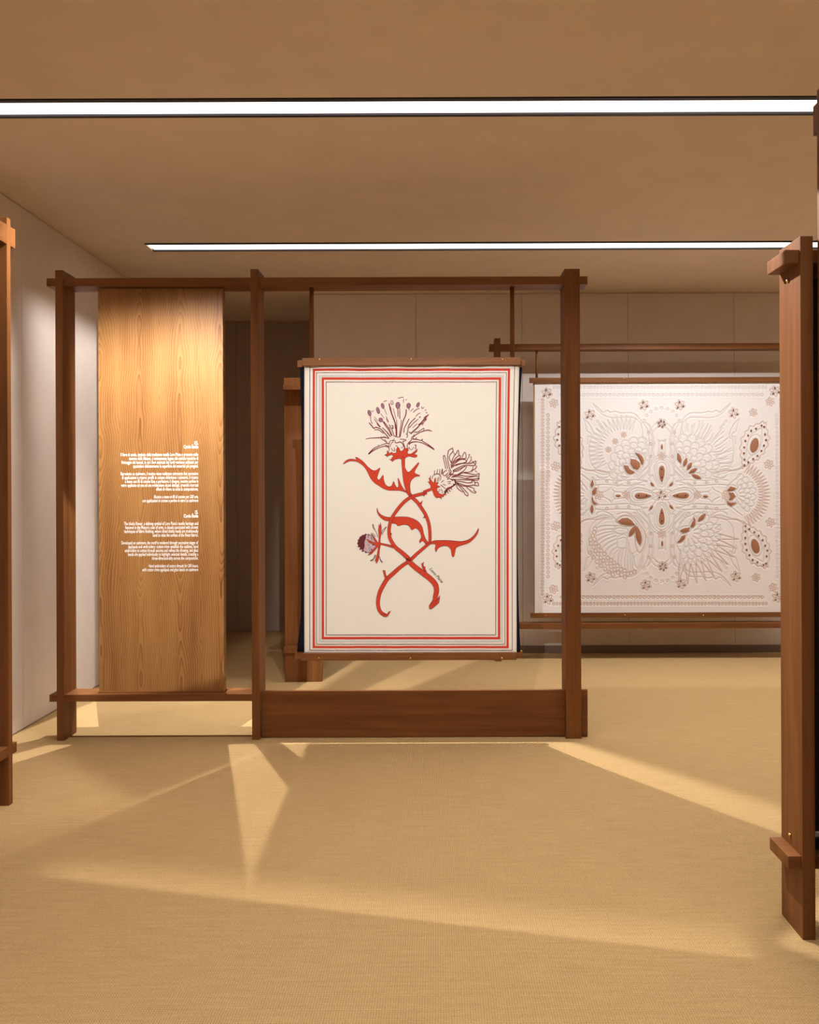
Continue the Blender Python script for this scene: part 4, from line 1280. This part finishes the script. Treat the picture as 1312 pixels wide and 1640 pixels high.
# ------------------------------------------------------------------ low slab frame behind the thistle hanging
YS = 5.87
bx0, bx1 = at(456.6, 1050, YS).x, at(515.6, 1050, YS).x
bf = thing('low_timber_frame', 'low orange-brown wooden frame seen end-on behind the navy cloth', 'display frame', ((bx0 + bx1) / 2, YS, 0))
ztop = at(480, 605.3, YS).z
part('post', (bx0, YS, 0), (bx1, YS + 0.045, ztop), WOOD['Z'], bf)
part('post', (bx0, YS + 0.80, 0), (bx1, YS + 0.845, ztop), WOOD['Z'], bf)
part('top_beam', (bx0 + 0.001, YS - 0.05, at(480, 624, YS - .05).z), (bx1 - 0.001, YS + 0.89, at(480, 616, YS - .05).z), WOOD['Y'], bf)
part('light_block_panel', ((bx0 + bx1) / 2 - 0.012, YS + 0.05, 0.27), ((bx0 + bx1) / 2 + 0.012, YS + 0.795, 2.1), WOOD['Z'], bf)  # added board, out of sight, that keeps light off the recess
part('lower_beam', (bx0 + 0.001, YS - 0.05, at(480, 1046, YS - .05).z), (bx1 - 0.001, YS + 0.89, at(480, 1036.3, YS - .05).z), WOOD['Y'], bf)

# ------------------------------------------------------------------ left side frame (runs along the room)
lx = -1.905
lf = thing('timber_side_frame', 'tall walnut frame cut off by the left edge of the photo', 'display frame', (lx - 0.08, 3.58, 0))
for yy in (3.58, 0.9):
    part('post', (lx - 0.155, yy, 0), (lx, yy + 0.032, 2.615), WOOD['Z'], lf)
part('top_beam', (lx - 0.045, 0.85, 2.495), (lx - 0.0015, 3.655, 2.582), WOOD['Y'], lf)
part('lower_beam', (lx - 0.150, 0.85, 0.219), (lx - 0.0015, 3.652, 0.264), WOOD['Y'], lf)

# ------------------------------------------------------------------ right frames
YP = 2.495
rp = thing('low_timber_frame', 'walnut frame with a dark textile at the right edge, its post nearest the camera', 'display frame', (1.145, YP, 0))
x0 = at(1283.8, 900, YP).x
part('post', (x0, YP, 0), (x0 + 0.040, YP + 0.154, 2.178), WOOD['Z'], rp)
part('post', (x0 + 1.5, YP, 0), (x0 + 1.54, YP + 0.154, 2.178), WOOD['Z'], rp)
part('top_beam', (1.084, YP + 0.008, 2.096), (x0 + 1.585, YP + 0.148, 2.138), WOOD['X'], rp)
part('lower_beam', (at(1262.6, 1380, 2.503).x, YP + 0.008, 0.216), (x0 + 1.585, YP + 0.148, 0.256), WOOD['X'], rp)
for px, py in ((1263, 450), (1266.5, 1337)):
    u = (px - VPX) - (py - VPY) * ROLL
    Yp = x0 * F / u
    z = at(px, py, Yp).z
    pm = cyl_mesh('brass_pin', 0.0062, 0, 0.008, 12, '-X', dome=True)
    link('brass_pin', pm, BRASS, rp, Vector((x0, Yp, z)) - rp.location)

dt = thing('dark_hanging', 'black-brown textile strip with pale lower hem behind the nearest right post', 'textile', (1.9, YP + 0.07, 0.3))
xa, xb = x0 + 0.046, x0 + 1.44
part('top_bar', (xa - 0.004, YP + 0.05, 2.062), (xb, YP + 0.09, 2.094), WOOD['X'], dt)
part('cloth', (xa, YP + 0.066, 0.306), (xb - 0.02, YP + 0.072, 2.07), DARKCLOTH, dt)
hem = part('hem', (xa, YP + 0.062, 0.292), (xb - 0.02, YP + 0.076, 0.308), CREAM, dt)
hem['label'] = 'pale lower hem'
part('bottom_bar', (xa - 0.004, YP + 0.05, 0.2565), (xb, YP + 0.09, 0.292), BLACK, dt)

tx = 1.172
tf_ = thing('timber_side_frame', 'tall walnut frame end just showing at the upper right corner edge', 'display frame', (tx + 0.08, 2.45, 0))
for yy in (2.448, 0.6):
    part('post', (tx, yy, 0), (tx + 0.155, yy + 0.032, 2.62), WOOD['Z'], tf_)
part('top_beam', (tx + 0.0015, 0.55, 2.492), (tx + 0.045, 2.508, 2.584), WOOD['Y'], tf_)
part('lower_beam', (tx + 0.0015, 0.55, 0.219), (tx + 0.15, 2.490, 0.264), WOOD['Y'], tf_)
